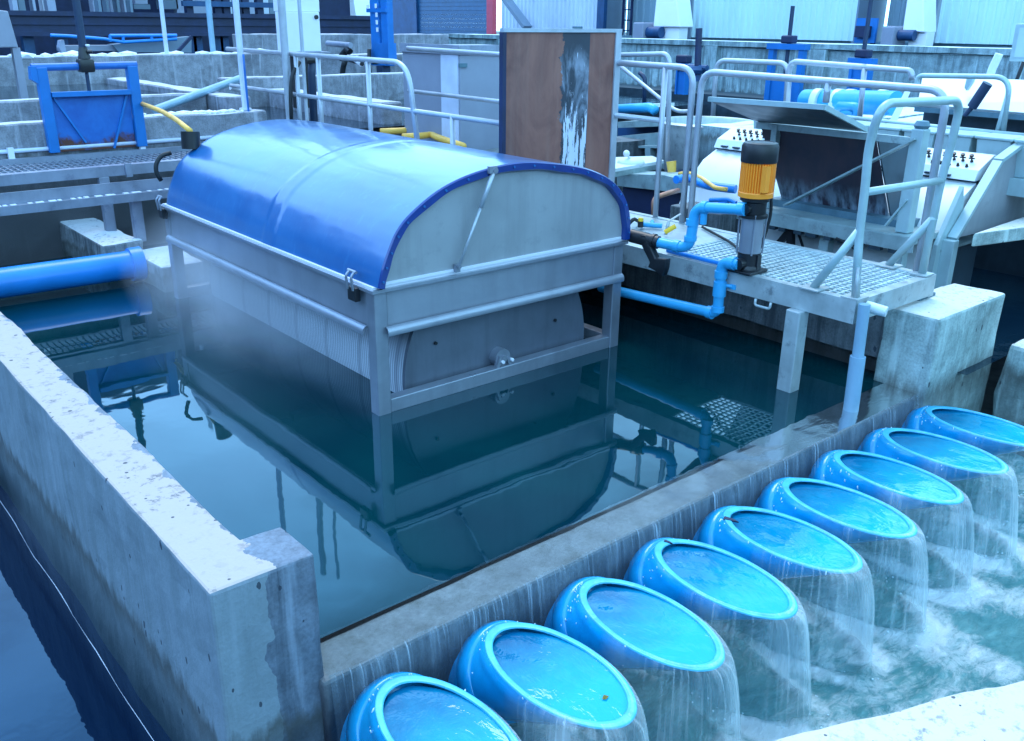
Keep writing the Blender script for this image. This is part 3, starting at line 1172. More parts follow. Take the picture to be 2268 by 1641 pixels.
def prof_n(t):
    a, b2 = cat(PROF, max(0, t - .004)), cat(PROF, min(1, t + .004))
    d = V((b2[0] - a[0], b2[1] - a[1], 0)).normalized()
    return V((-d.y, 0, d.x))            # outwards in xz


def shell(y, t, off):
    p = cat(PROF, t)
    n = prof_n(t)
    return V((p[0] + n.x * off, y, p[1] + n.z * off))


ys = [-.040 + (HY + .06) * k / 150 for k in range(151)]


def ridge(y):
    r = 0
    for yc in (1.325, 1.195):
        r += .007 * math.exp(-((y - yc) / .008) ** 2)
    if 1.195 < y < 1.325:
        r += .0035
    return r


b = MB()


def cov(a, q):
    y = ys[round(q * 150)]
    end = max(0, (y - (HY - .10)) / .12)
    return shell(y, a, ridge(y) - .05 * end * end + .004 * noise.noise(V((a * 5, y * 1.2, 0))))


b.grid(cov, 96, 150)


def cov_in(a, q):
    return shell(ys[round(q * 150)], a, -.012)


b.build('cover', M['cover'], df, 60)
# turned rim of the cover at the front end, slightly wavy as moulded glass fibre is
b = MB()
N = 96
rim = []
for k in range(N + 1):
    t = k / N
    wv = .003 * math.sin(t * 60) + .003 * noise.noise(V((t * 9, 1, 1)))
    rim.append((shell(-.041, t, .003), shell(-.050, t, -.004), shell(-.050, t, -.040 + wv), shell(-.036, t, -.048 + wv), shell(-.010, t, -.050 + wv)))
vs = [p for r_ in rim for p in r_]
fs = [(5 * k + j, 5 * k + j + 1, 5 * k + j + 6, 5 * k + j + 5) for k in range(N) for j in range(4)]
b.faces(vs, fs)
b.build('cover_rim', M['cover_rim'], df, 50)
# end panel
b = MB()
poly = [shell(-.012, k / 60, -.046) for k in range(61)]
b.prism(poly, (0, .016, 0)).build('end_panel', M['steel_dull'], df, 30)
b = MB()
b.box(.06, HX - .05, -.022, -.0125, .764, .780)
b.build('end_panel_flange', M['white_violet'], df)
poly = [shell(HY - .02, k / 60, -.03) for k in range(61)]
MB().prism(poly, (0, .01, 0)).build('end_panel', M['steel_dull'], df, 30)
# gas strut
st = MB().tube([(.538, -.052, .800), (.690, -.060, 1.120)], .0085, 10).tube([(.690, -.060, 1.120), (.786, -.064, 1.325)], .014, 10).build('gas_strut', M['rail'], df, 180)
b = MB().tube([(.786, -.050, 1.320), (.786, -.080, 1.320)], .017, 12).tube([(.538, -.02, .800), (.538, -.064, .800)], .011, 12).box(.745, .80, -.075, -.052, 1.305, 1.345)
b.build('strut_bracket', M['steel_frame'], st, 40)
b = MB().box(.523, .553, -.046, -.020, .765, .81)
b.build('strut_bracket', M['steel_frame'], st)
# latches
for y in (.115, 2.95):
    la = MB().box(-.048, -.012, y, y + .085, .655, .735).bevel(.006).build('latch', M['black'], df)
    MB().tube([(-.050, y + .015, .72), (-.060, y + .015, .80), (-.030, y + .018, .825)], .008, 8, .02).tube([(-.050, y + .07, .72), (-.060, y + .07, .80), (-.030, y + .067, .825)], .008, 8, .02).tube([(-.034, y + .0, .822), (-.034, y + .085, .822)], .009, 8).build('latch_hook', M['steel_frame'], la, 60)
# rivets round the rim
for k in range(20):
    t = .03 + k * .0495
    p = shell(-.052, t, -.020)
    MB().tube([p, p + V((0, -.006, 0))], .007, 8).build('rivet', M['cover'], df, 60)
# the drum
dc = V((.985, 0, .10))
DR = .73
b = MB()
b.grid(lambda a, q: dc + V((DR * math.cos(2 * math.pi * a), .125 + q * 2.80, DR * math.sin(2 * math.pi * a))) * 1.0, 120, 2, wrap_u=True)
dr = b.build('drum', M['drum'], df, 180)
b = MB().lathe([(.001, 0), (DR - .03, 0), (DR + .006, .004), (DR + .008, .03), (DR, .034)], dc + V((0, .100, 0)), (0, 1, 0), 96)
de = b.build('drum_end', M['drum_end'], df, 30)
b = MB().lathe([(.001, 0), (DR + .006, 0), (DR, .02)], dc + V((0, 2.926, 0)), (0, 1, 0), 96)
b.build('drum_end', M['drum_end'], df, 30)
for ang, rr in ((2.75, .56), (2.3, .62), (.85, .44), (.35, .48), (1.35, .63)):
    p = dc + V((rr * math.cos(ang), .096, rr * math.sin(ang)))
    MB().tube([p, p + V((0, -.010, 0))], .011, 8).build('drum_bolt', M['black'], de, 40)
hb = V((.945, .05, .125))
b = MB().tube([hb + V((0, .05, 0)), hb + V((0, -.012, 0))], .060, 24).tube([hb + V((0, .0, 0)), hb + V((0, -.030, 0))], .022, 16)
b.beam(hb + V((-.03, -.015, .02)), hb + V((-.15, -.015, -.30)), .03, .02).beam(hb + V((.03, -.015, .0)), hb + V((.12, -.015, -.30)), .03, .02)
hu = b.build('hub_bearing', M['steel_frame'], df, 40)
for dx in (-.02, .055):
    MB().tube([hb + V((dx, -.015, -.015)), hb + V((dx, -.045, -.015))], .011, 6).build('bearing_bolt', M['white_violet'], hu)
# inner frame seen through the open end
MB().box(.25, 1.75, 1.6, 1.66, .60, .66).build('inner_beam', M['green_steel'], df)
# drive box with cable gland on the far end
dq = at(1280, 885, y=3.0, crop=C1)
b = MB().tube([dq + V((-.01, -.01, -.13)), dq], .070, 20)
mb_ = b.build('drive_housing', M['black'], df, 40)
b = MB().tube([at(u, v, y=3.10, crop=C1) for u, v in ((1150, 1030), (1085, 1045), (1050, 1100), (1050, 1160), (1085, 1215))], .017, 10, .08)
b.build('drive_cable', M['rubber'], df, 180)

# ------------------------------------------------------------------ steam drifting off the drum
b = MB()
bmesh.ops.create_icosphere(b.bm, subdivisions=4, radius=1.0)
ms = b.build('steam', M['mist'], thing('tmp_steam', None, None), 180)
tmp = ms.parent
ms.parent = None
bpy.data.objects.remove(tmp)
ms.scale = (.85, 1.9, .62)
ms.location = (.30, 2.05, .25)
tag(ms, kind='stuff')

# ------------------------------------------------------------------ big blue pipe at the pond's far side
bp = thing('blue_pipe', 'thick bright blue drain pipe reaching to the old pier over the far pond corner', 'pipe', (-1.2, 3.72, 0))
P0, P1 = V((-3.3, 3.80, .155)), V((-.085, 3.70, .155))
MB().tube([P0, P1], .118, 32).build('pipe_barrel', M['pvc_deep'], bp, 40)
b = MB()
d = (P1 - P0).normalized()
b.lathe([(.118, 0), (.140, .001), (.142, .10), (.118, .101)], P1 - d * .03, d, 32)
b.build('pipe_collar', M['pvc_deep'], bp, 40)

w = MB().box(-.235, .10, 3.98, 7.2, -1.0, .285)
w.bevel(.02, 2).rough(.10, .022, 2.4, 11.0)
one(w, 'pond_dividing_wall', M['conc_pale'], 'mossy pale concrete wall carrying the walkway legs beyond the blue pipe', 'wall')
w = MB().box(-.02, .34, 3.22, 3.96, -1.0, .215)
w.bevel(.02, 2).rough(.10, .018, 2.4, 13.0)
one(w, 'concrete_stub', M['conc_pale'], 'low square concrete stub in the steam where the thick blue pipe ends', 'pier')

# ------------------------------------------------------------------ grating platform with pump
pf = thing('grating_platform', 'galvanised grating platform on the pond edge, carrying the orange pump', 'platform', (2.65, -.2, 0))
X0, X1, YA, YB, ZT = 2.185, 3.13, -1.585, 4.6, .65
b = MB()
b.box(X0, X0 + .06, YA, YB, ZT - .135, ZT)
b.rough(.2, .004, 2.0, 3).build('side_beam', M['galv'], pf)
MB().box(X1 - .06, X1, YA, YB, ZT - .135, ZT).build('side_beam', M['galv'], pf)
MB().box(X0 + .0605, X1 - .0605, YA, YA + .06, ZT - .13, ZT - .002).build('end_beam', M['galv'], pf)
MB().box(X0 + .0605, X1 - .0605, YB - .06, YB, ZT - .13, ZT - .002).build('end_beam', M['galv'], pf)
b = MB()
gx0, gx1, gy0, gy1 = X0 + .062, X1 - .062, YA + .062, -.12
n = 27
for i in range(n + 1):
    y = gy0 + (gy1 - gy0) * i / n
    b.box(gx0, gx1, y - .005, y + .005, ZT - .014, ZT - .004)
n = 17
for i in range(n + 1):
    x = gx0 + (gx1 - gx0) * i / n
    b.box(x - .004, x + .004, gy0, gy1, ZT - .0115, ZT - .0025)
b.build('grating', M['grate'], pf)
b = MB().box(X0 + .062, X1 - .062, -.118, 4.53, ZT - .02, ZT - .004)
b.build('deck_plate', M['galv'], pf)
b = MB().box(2.14, 2.24, -1.272, -1.172, -1.2, ZT - .136)
b.bevel(.008).build('leg', M['galv'], pf)
MB().box(3.0, 3.1, -1.27, -1.17, .505, ZT - .136).build('leg', M['galv'], pf)
MB().box(3.02, 3.22, -1.56, -1.42, ZT - .19, ZT - .137).build('foot_bracket', M['green_steel'], pf)
# small lifting eye below the edge beam
MB().tube([(2.178, -.93, .515), (2.172, -.93, .475), (2.172, -1.04, .475), (2.178, -1.04, .515)], .009, 8, .03).build('lifting_eye', M['galv'], pf, 180)

pp = thing('downpipe', 'pale blue plastic downpipe with a thicker lower sleeve standing on the weir end', 'pipe', (2.2, -1.64, 0))
MB().tube([(2.205, -1.628, .64), (2.2, -1.646, -.02)], .033, 20).build('upper_tube', M['pvc_pale'], pp, 40)
MB().tube([(2.203, -1.637, .33), (2.2, -1.646, -.016)], .044, 20).build('lower_sleeve', M['pvc_pale'], pp, 40)
b = MB().tube([(2.30, -1.587, .60), (2.33, -1.70, .588)], [.034, .030], 16)
one(b, 'pipe_stub', M['white'], 'short creamy white pipe stub sticking out below the platform corner', 'pipe', None, 40)

# pump
PX, PY = 2.245, -.80
pu = thing('pump', 'vertical pump with orange ribbed motor, black cap and steel column', 'pump', (PX, PY, ZT))
b = MB().box(PX - .095, PX + .095, PY - .085, PY + .085, ZT, ZT + .02)
b.bevel(.006).build('base_plate', M['black'], pu)
b = MB().lathe([(.082, ZT + .021), (.080, ZT + .04), (.072, ZT + .05), (.072, ZT + .125), (.001, ZT + .126)], (PX, PY, 0))
b.box(PX - .02, PX + .02, PY - .08, PY - .07, ZT + .02, ZT + .12)
b.tube([(PX - .06, PY, .712), (PX - .112, PY, .712)], .036, 20)
b.build('pump_foot', M['black'], pu, 35)
MB().lathe([(.001, .777), (.0685, .777), (.0685, .995), (.001, .996)], (PX, PY, 0), seg=48).build('steel_sleeve', M['steel'], pu, 35)
b = MB().lathe([(.05, .997), (.088, .997), (.088, 1.015), (.074, 1.02), (.074, 1.09), (.090, 1.10), (.090, 1.122), (.001, 1.123)], (PX, PY, 0), seg=40)
b.tube([(PX - .05, PY, 1.053), (PX - .095, PY, 1.053)], .034, 20)
b.build('motor_bracket', M['black'], pu, 35)
b = MB()
prof = []
for k in range(120):
    a = 2 * math.pi * k / 120
    rr = .094 + (.011 if (k % 3) else 0)
    prof.append((math.cos(a) * rr, math.sin(a) * rr))
b.prism([(PX + x, PY + y, 1.155) for x, y in prof], (0, 0, .175))
b.lathe([(.001, 1.1235), (.106, 1.1235), (.107, 1.15), (.103, 1.156), (.001, 1.157)], (PX, PY, 0), seg=48)
# terminal box rib at the side facing the pond
b.box(PX - .075, PX - .03, PY - .112, PY - .08, 1.165, 1.32)
mo = b.build('motor_body', M['orange'], pu, 20)
b = MB().lathe([(.001, 1.331), (.108, 1.331), (.110, 1.34), (.110, 1.425), (.100, 1.444), (.080, 1.450), (.078, 1.446), (.001, 1.446)], (PX, PY, 0), seg=48)
b.build('fan_cap', M['black'], pu, 35)
b = MB().box(PX + .108, PX + .135, PY - .04, PY + .02, 1.20, 1.29)
b.build('terminal_box', M['black'], pu)
b = MB()
for k in range(4):
    a = math.pi / 4 + k * math.pi / 2
    b.tube([(PX + .083 * math.cos(a), PY + .083 * math.sin(a), 1.02), (PX + .078 * math.cos(a), PY + .078 * math.sin(a), .77)], .006, 8)
b.build('tie_rod', M['steel_frame'], pu, 60)

b = MB().tube([(PX + .12, PY - .01, 1.20), (PX + .15, PY - .03, 1.02), (PX + .16, PY + .02, .80), (PX + .22, PY + .12, .665), (PX + .55, PY + .55, .662), (PX + .80, PY + 1.0, .662)], .010, 8, .08)
b.build('power_cable', M['rubber'], pu, 180)
# pump pipework
pw = thing('pump_pipework', 'light blue plastic pipework joining the orange pump to the drum filter', 'pipework', (2.1, -.4, .3))
r1 = .034
b = MB().tube([(2.146, -.80, 1.053), (2.12, -.45, 1.018), (2.115, -.43, .745), (2.06, -.20, .755)], r1, 16, .075, 8)
b.build('pipe_run', M['pvc'], pw, 40)
for p, q in (((2.155, -.80, 1.054), (2.150, -.755, 1.050)), ((2.128, -.535, 1.027), (2.124, -.50, 1.024)), ((2.118, -.436, .94), (2.1175, -.436, .90)), ((2.116, -.432, .83), (2.116, -.432, .80)), ((2.098, -.36, .748), (2.09, -.325, .75))):
    MB().tube([p, q], r1 + .007, 16).build('coupling', M['pvc'], pw, 40)
MB().tube([(2.126, -.515, 1.02), (2.126, -.515, .92)], .022, 12).build('drain_stub', M['pvc'], pw, 40)
b = MB().tube([(2.06, -.215, .755), (2.035, -.12, .765)], r1 + .010, 16).tube([(2.055, -.19, .756), (2.05, -.17, .757)], r1 + .02, 12)
b.build('black_union', M['black'], pw, 40)
MB().tube([(2.02, -.02, .772), (2.01, .03, .775)], r1 + .004, 16).build('black_union', M['black'], pw, 40)
b = MB().tube([(2.016, .02, .775), (2.0, .08, .778)], r1 + .006, 16).tube([(2.0, .07, .778), (1.955, .13, .784)], r1 - .002, 16)
b.build('coupling', M['pvc'], pw, 40)
b = MB().tube([(1.99, .10, .78), (1.955, .14, .785)], r1 - .006, 16)
b.build('grey_end', M['galv'], pw, 40)
va = MB().tube([(2.045, -.13, .762), (2.018, -.01, .772)], .046, 16).build('ball_valve', M['black'], pw, 40)
hp = [at(u, v, x=2.0, crop=CR) for u, v in ((235, 850), (300, 848), (345, 955), (380, 1030), (462, 1035), (455, 1110), (432, 1175), (375, 1128), (318, 1098), (335, 1062), (285, 960))]
b = MB().prism(hp, (.055, 0, 0))
b.bevel(.010, 2).build('valve_lever', M['black'], va, 40)
b = MB().tube([(2.146, -.80, .712), (2.146, -.675, .705), (2.146, -.675, .36), (2.12, .35, .315)], r1, 16, .060, 8)
b.build('pipe_run', M['pvc'], pw, 40)
for p, q in (((2.146, -.775, .711), (2.146, -.73, .709)), ((2.146, -.675, .645), (2.146, -.675, .60)), ((2.146, -.675, .575), (2.146, -.675, .48)), ((2.146, -.675, .41), (2.146, -.675, .375)), ((2.145, -.64, .357), (2.144, -.60, .356))):
    MB().tube([p, q], r1 + .008, 16).build('coupling', M['pvc'], pw, 40)
b = MB().tube([(2.16, -.695, .555), (2.18, -.745, .55)], .012, 10).cbox((2.18, -.75, .55), .012, .04, .03)
b.build('tap_handle', M['pvc'], pw, 40)
b = MB().tube([(2.215, -.66, .672), (2.215, -.17, .672)], .018, 12).tube([(2.215, -.68, .672), (2.17, -.685, .68)], .018, 12)
b.build('pipe_run', M['pvc_deep'], pw, 40)

# loose fittings lying on the deck plate
b = MB().tube([at(250, 740, z=.68, crop=CR), at(215, 720, z=.72, crop=CR), at(175, 760, z=.68, crop=CR)], .014, 8, .04)
one(b, 'hose_end', M['rubber'], 'bit of black hose curled on the deck plate beside the arched cover', 'hose', None, 60)
p = at(345, 785, z=.66, crop=CR)
b = MB().tube([p + V((-.04, .07, .015)), p + V((.05, -.07, .015))], .02, 10).tube([p + V((.0, -.01, .015)), p + V((.05, .03, .03))], .016, 10)
one(b, 'pipe_fitting', M['pvc'], 'small blue plastic pipe fitting lying on the deck plate', 'fitting', None, 60)
p = at(488, 850, z=.66, crop=CR)
vy = thing('yellow_valve', 'small valve with yellow grip and thin metal lever on the deck plate', 'valve', p)
MB().tube([p + V((-.01, .03, .02)), p + V((.03, -.03, .07))], .018, 10).build('grip', M['yellow'], vy, 60)
MB().beam(p + V((.01, .02, .10)), p + V((.09, -.02, .15)), .022, .006).tube([p + V((0, .03, .0)), p + V((.01, .02, .10))], .012, 8).build('lever', M['galv'], vy)
p = at(265, 790, z=.66, crop=CR)
bc = thing('bottle_cap_valve', 'little black valve body with a yellow top on the deck plate', 'valve', p)
MB().tube([p + V((0, 0, .004)), p + V((0, 0, .05))], .022, 12).build('valve_body', M['black'], bc, 40)
MB().tube([p + V((0, 0, .0505)), p + V((0, 0, .075))], .02, 12).build('valve_top', M['yellow'], bc, 40)
p = at(130, 920, z=.66, crop=CR)

# ------------------------------------------------------------------ rails on the platform
RR = .024
lr = thing('step_rail', 'hooped pale tube rail with cross bar across the open end of the platform', 'handrail', (2.65, -1.53, ZT))
b = MB().tube([(2.245, -1.545, ZT), (2.255, -1.505, 1.02), (2.255, -1.500, 1.28), (2.25, -1.485, 1.50), (2.215, -1.545, 1.722), (3.06, -1.575, 1.706), (3.055, -1.565, 1.45), (3.05, -1.545, 1.24), (3.06, -1.525, ZT)], RR, 16, .11, 8)
b.build('hoop', M['rail_cyan'], lr, 180)
MB().tube([(2.255, -1.503, 1.245), (3.05, -1.547, 1.238)], RR * .92, 14).build('cross_bar', M['rail_cyan'], lr, 180)
for p, q in (((2.255, -1.503, 1.03), (2.225, -1.285, ZT + .008)), ((3.052, -1.545, 1.02), (3.09, -1.285, ZT + .008))):
    MB().tube([p, q], RR, 14).build('brace', M['rail_cyan'], lr, 180)
    MB().cbox((q[0], q[1], ZT + .007), .13, .13, .008).build('foot_plate', M['galv'], lr)
for x, y in ((2.245, -1.54), (3.06, -1.523)):
    MB().cbox((x, y, ZT + .006), .12, .11, .008).build('foot_plate', M['galv'], lr)
b = MB().prism([(2.222, -1.555, ZT + .01), (2.215, -1.57, ZT + .01), (2.228, -1.56, ZT + .19)], (.0, .006, 0)).tube([(2.225, -1.557, ZT), (2.232, -1.545, ZT + .18)], [.018, .012], 8)
b.build('gusset', M['galv'], lr)


def rail_thing(label, pts, posts, mids, fil=.13, m='rail', r=RR):
    lo = min((V(p) for p in pts), key=lambda p: p.z)
    t = thing('guard_rail', label, 'handrail', lo, 'grey tubular guard rails')
    MB().tube(pts, r, 14, fil, 8).build('top_rail', M[m], t, 180)
    for p, q in posts:
        MB().tube([p, q], r * .92, 12).build('post', M[m], t, 180)
    for p, q in mids:
        MB().tube([p, q], r * .88, 12).build('mid_rail', M[m], t, 180)
    return t


XR = 3.10
rail_thing('long tube rail running behind the orange pump to the hooped step rail', [(XR, .365, ZT), (XR, .365, 1.78), (XR, -1.47, 1.752), (XR, -1.47, ZT)], [((XR, -.675, 1.63), (XR, -.675, 1.755))], [])
rail_thing('tube rail with bent down end between the rusty plate and the orange pump', [(XR, 4.2, 1.84), (XR, .445, 1.80), (XR, .445, ZT)], [((XR, .72, ZT), (XR, .72, 1.80)), ((XR, 1.86, ZT), (XR, 1.86, 1.80)), ((XR, 2.35, ZT), (XR, 2.35, 1.80))], [((XR, 4.2, 1.42), (XR, .72, 1.40))])
XC = 2.03
rail_thing('tube rail with a bent down end just behind the crest of the arched blue cover', [(XC, 6.2, 1.79), (XC, 2.62, 1.775), (XC, 2.42, ZT)], [((XC, 3.25, ZT), (XC, 3.25, 1.77)), ((XC, 4.15, ZT), (XC, 4.15, 1.77)), ((XC, 2.0, ZT), (XC, 2.0, 1.40)), ((XC, 4.6, ZT), (XC, 4.6, 1.77))], [((XC, 6.2, 1.40), (XC, 1.26, 1.385))], .22)

# ------------------------------------------------------------------ rusty plate
rp = thing('rusty_plate', 'tall rusty brown steel plate with a dark band of white drips', 'steel plate', (2.52, 1.24, ZT))
YP = 1.225
MB().prism([(1.935, YP, 1.09), (1.99, YP, 1.09), (1.99, YP, ZT), (3.060, YP, ZT), (3.060, YP, 2.035), (1.935, YP, 2.035)], (0, .02, 0)).build('plate', M['rust'], rp)
MB().box(3.0605, 3.125, YP - .016, YP + .05, ZT, 2.062).bevel(.004, 1).build('edge_post', M['rail'], rp)
MB().box(1.905, 3.125, YP - .014, YP + .03, 2.0355, 2.062).build('top_angle', M['rail'], rp)
MB().box(1.902, 1.9345, YP - .012, YP + .03, 1.09, 2.035).build('edge_angle', M['navy'], rp)
MB().box(2.60, 2.68, YP - .02, YP + .01, 2.0625, 2.078).build('lug', M['green_steel'], rp)
# ------------------------------------------------------------------ walkway beyond the drum filter
wk = thing('cable_walkway', 'violet grey galvanised grating walkway crossing behind the drum filter', 'walkway', (-.8, 4.6, .285))
xa, xb = -3.6, 1.85
b = MB().box(xa, xb, 4.02, 4.03, .70, .795).box(xa, xb, 4.0302, 4.10, .70, .708).box(xa, xb, 3.95, 4.0198, .63, .70)
b.build('front_beam', M['galv_violet'], wk)
MB().box(xa, xb, 3.9499, 3.957, .636, .694).build('front_flange', M['galv_violet'], wk)
b = MB().box(xa, xb, 4.50, 4.56, .775, .865).box(xa, xb, 4.5601, 4.60, .845, .865)
b.build('tray_beam', M['galv_violet'], wk)
MB().box(xa, xb, 5.14, 5.20, .83, .905).build('tray_beam', M['galv_violet'], wk)
b = MB()
n = 100
for i in range(n):
    x = xa + (xb - xa) * i / n
    b.box(x - .005, x + .005, 4.602, 5.138, .852, .862)
for y in (4.72, 4.86, 5.0):
    b.box(xa, xb, y - .004, y + .004, .850, .8645)
b.build('grating', M['galv_violet'], wk)
MB().tube([(xa, 5.22, .965), (xb, 5.22, .965)], .020, 10).build('pipe_rail', M['pole'], wk, 180)
for x in (-2.2, -.55, .62):
    MB().cbox((x, 5.2, .95), .05, .05, .10).build('pipe_clip', M['white_violet'], wk)
for (x, y, z) in ((.115, 4.06, .705), (.015, 4.53, .775)):
    MB().box(x - .045, x + .045, y - .035, y + .035, .26, z - .002).bevel(.006).build('leg', M['galv_violet'], wk)
for x in (-1.35, 1.2):
    MB().box(x - .045, x + .045, 4.50, 4.57, -1, .774).build('leg', M['galv_violet'], wk)
p = at(865, 1130, y=4.48, crop=C1)
MB().cbox((p.x, 4.485, .82), .055, .028, .12).build('clamp_plate', M['galv_violet'], wk)
b = MB()
for i in range(14):
    x = -1.6 + i * .15 + rnd.uniform(-.04, .04)
    b.cbox((x, 4.055, .712), rnd.uniform(.04, .09), .05, rnd.uniform(.010, .022))
for i in range(30):
    x = -1.6 + i * .07 + rnd.uniform(-.03, .03)
    b.cbox((x, 3.985, .703), rnd.uniform(.02, .06), .05, rnd.uniform(.004, .010))
o = b.bevel(.004).build('froth_crust', M['white_violet'], wk, 60)
o['kind'] = 'stuff'

# ------------------------------------------------------------------ tanks behind: walls and water
setting(MB().faces([(-9, 5.34, .93), (9.7, 5.34, .93), (9.7, 15.0, .93), (-9, 15.0, .93)], [(0, 1, 2, 3)]), 'tank_water', M['tank'])
setting(MB().faces([(3.14, -1.88, .06), (30, -1.88, .06), (30, 5.335, .06), (3.14, 5.335, .06)], [(0, 1, 2, 3)]), 'tank_water', M['tank'])


setting(MB().faces([(-9, 6.345, 1.255), (1.69, 6.345, 1.255), (1.69, 9.59, 1.255), (-9, 9.59, 1.255)], [(0, 1, 2, 3)]), 'tank_water', M['tank'])
setting(MB().faces([(-9, 5.525, 1.12), (1.69, 5.525, 1.12), (1.69, 6.09, 1.12), (-9, 6.09, 1.12)], [(0, 1, 2, 3)]), 'tank_water', M['tank'])


def cwall(label, x0, x1, y0, y1, z0, z1, m='conc_far', s=0.0, cut=.22):
    b = MB().box(x0, x1, y0, y1, z0, z1)
    b.bevel(.015, 1).rough(cut, .016, 1.8, s)
    return one(b, 'tank_wall', M[m], label, 'wall', 'concrete tank walls behind the drum filter')


cwall('stained concrete tank wall with the blue rusty gate standing on it', -7, 1.98, 5.24, 5.52, -.2, 1.20, s=1)
cwall('narrow concrete tank wall seen through the frame of the blue rusty gate', -7, 1.69, 6.10, 6.34, .4, 1.33, s=2)
cwall('far concrete tank wall littered with pale lumps, beyond the blue rusty gate', -7, 4.4, 9.6, 10.0, .4, 1.62, s=3)
cwall('short concrete cross wall between two tanks beside the leaning grey pipe', 1.70, 1.95, 5.53, 9.58, .5, 1.33, s=4)
cwall('long pale concrete channel wall passing behind the white electrical cabinet', 4.42, 9.6, 10.4, 10.75, .5, 1.55, s=5)
cwall('concrete channel wall with a brown waterline behind the bent end tube rail', 3.0, 9.6, 8.6, 8.85, .5, 1.33, s=6)
cwall('concrete cross wall running away past the white poles', 3.62, 3.9, 5.55, 8.58, .5, 1.18, s=7)
cwall('upper white topped concrete wall under the navy girder', 4.9, 9.4, 12.0, 12.5, .5, 1.86, s=8)
# pale lumps of dried foam on the walls
b = MB()
for i in range(42):
    big = i < 26
    if big:
        x, y, z = rnd.uniform(-1.2, 4.2), rnd.uniform(9.62, 9.95), 1.62
    else:
        x, y, z = rnd.uniform(.75, 1.9), rnd.uniform(5.28, 5.5), 1.20
    s = rnd.uniform(.04, .11) * (1.3 if big else .6)
    bmesh.ops.create_icosphere(b.bm, subdivisions=1, radius=1, matrix=Matrix.Translation((x, y, z)) @ Matrix.Diagonal((s * rnd.uniform(.8, 2.0), s, s * rnd.uniform(.3, .6), 1)))
setting(b, 'dried_foam', M['white_violet'], 40, kind='stuff')

# ------------------------------------------------------------------ blue sluice gate
GY = 5.16


def gp(u, v, y=GY):
    return at(u, v, y=y, crop=C1)


g = thing('sluice_gate', 'blue sluice gate with rusting leaf and dark lifting stem beyond the walkway', 'sluice gate', gp(650, 1000))
tl, tr, bl, br = gp(290, 455), gp(905, 445), gp(360, 1000), gp(945, 960)
xl, xr, zt = (tl.x + bl.x) / 2, (tr.x + br.x) / 2, tl.z
zb = .93
MB().box(xl - .045, xl + .045, GY, GY + .09, zb, zt).bevel(.006).build('frame_post', M['gate_bright'], g)
MB().box(xr - .045, xr + .05, GY, GY + .09, zb, zt).bevel(.006).build('frame_post', M['gate_bright'], g)
MB().tube([(xl - .075, GY + .045, zt), (xr + .055, GY + .045, zt + .006)], .034, 14).build('top_bar', M['gate'], g, 40)
MB().prism([(xl - .09, GY - .01, zt + .01), (xl - .045, GY - .01, zt + .01), (xl - .045, GY - .01, zt - .14), (xl - .10, GY - .01, zt - .10)], (0, .10, 0)).build('bracket', M['gate_bright'], g)
lt = gp(600, 622).z
lf = MB().box(xl + .05, xr - .05, GY + .05, GY + .062, zb, lt).build('leaf', M['gate_leaf'], g)
MB().box(xl + .048, xr - .048, GY - .02, GY + .0495, lt - .03, lt + .012).build('leaf_flange', M['gate_bright'], lf)
b = MB().beam((xl + .07, GY + .040, lt - .04), (xl + .29, GY + .040, zb + .07), .018, .03, (0, 1, 0)).beam((xr - .08, GY + .040, lt - .04), (xr - .26, GY + .040, zb), .018, .03, (0, 1, 0))
b.build('leaf_rib', M['gate_bright'], lf)
sx = (xl + xr) / 2 - .01
MB().tube([(sx, GY + .04, lt), (sx, GY + .04, zt)], .016, 10).tube([(sx, GY + .04, zt + .05), (sx, GY + .04, zt + 1.3)], .036, 12).build('lifting_stem', M['pole_dark'], g, 60)
b = MB().cbox((sx, GY + .04, zt + .01), .135, .13, .12).bevel(.02)
b.lathe([(.001, 0), (.055, 0), (.045, .06), (.03, .12), (.001, .121)], (sx, GY + .04, zt + .07))
b.tube([(sx + .02, GY, zt + .13), (sx + .06, GY - .02, zt + .13)], .016, 8)
gb = b.build('gearbox', M['black'], g, 40)
b = MB().cbox((sx + .025, GY - .02, zt + .185), .035, .03, .02).bevel(.006)
b.build('gear_cap', M['white_violet'], gb)

# yellow cable hose from the gate to the drive of the drum filter
hz = [(xr + .05, GY + .02, gp(950, 700).z), at(1080, 745, y=4.4, crop=C1), at(1180, 800, y=3.6, crop=C1), at(1280, 880, y=3.0, crop=C1)]
one(MB().tube(hz, .021, 12, .25, 8), 'cable_hose', M['hose'], 'yellow corrugated hose running from the blue rusty gate to the blue cover', 'hose', None, 180)
# leaning grey pipe
p0, p1 = at(1045, 740, y=5.6, crop=C1), at(1640, 520, y=6.6, crop=C1)
lp = thing('leaning_pipe', 'pale blue grey pipe sloping across the tank behind the yellow cable hose', 'pipe', p0)
MB().tube([p0, p1], .042, 16).build('pipe_barrel', M['pvc_pale'], lp, 40)
MB().tube([at(1555, 578, y=6.5, crop=C1), at(1625, 600, y=6.5, crop=C1)], .045, 14).build('side_branch', M['white_violet'], lp, 40)

# ------------------------------------------------------------------ poles, cabinet and cables


def pole(label, u0, v0, u1, v1, y, r, m, group='slim upright poles by the tanks', extra=2.0):
    a, b2 = at(u0, v0, y=y, crop=C1), at(u1, v1, y=y, crop=C1)
    x = (a.x + b2.x) / 2
    zb_ = min(b2.z, a.z)
    zb2 = 1.2 if y > 5 else .93
    t = thing('pole', label, 'pole', (x, y, zb2), group)
    MB().tube([(x, y, zb2), (x, y, a.z + extra)], r, 14).build('shaft', m, t, 60)
    MB().lathe([(r * 1.9, 0), (r * 1.9, .02), (r, .022), (r, .023)], (x, y, zb2)).build('base_flange', m, t, 40)
    return t, x


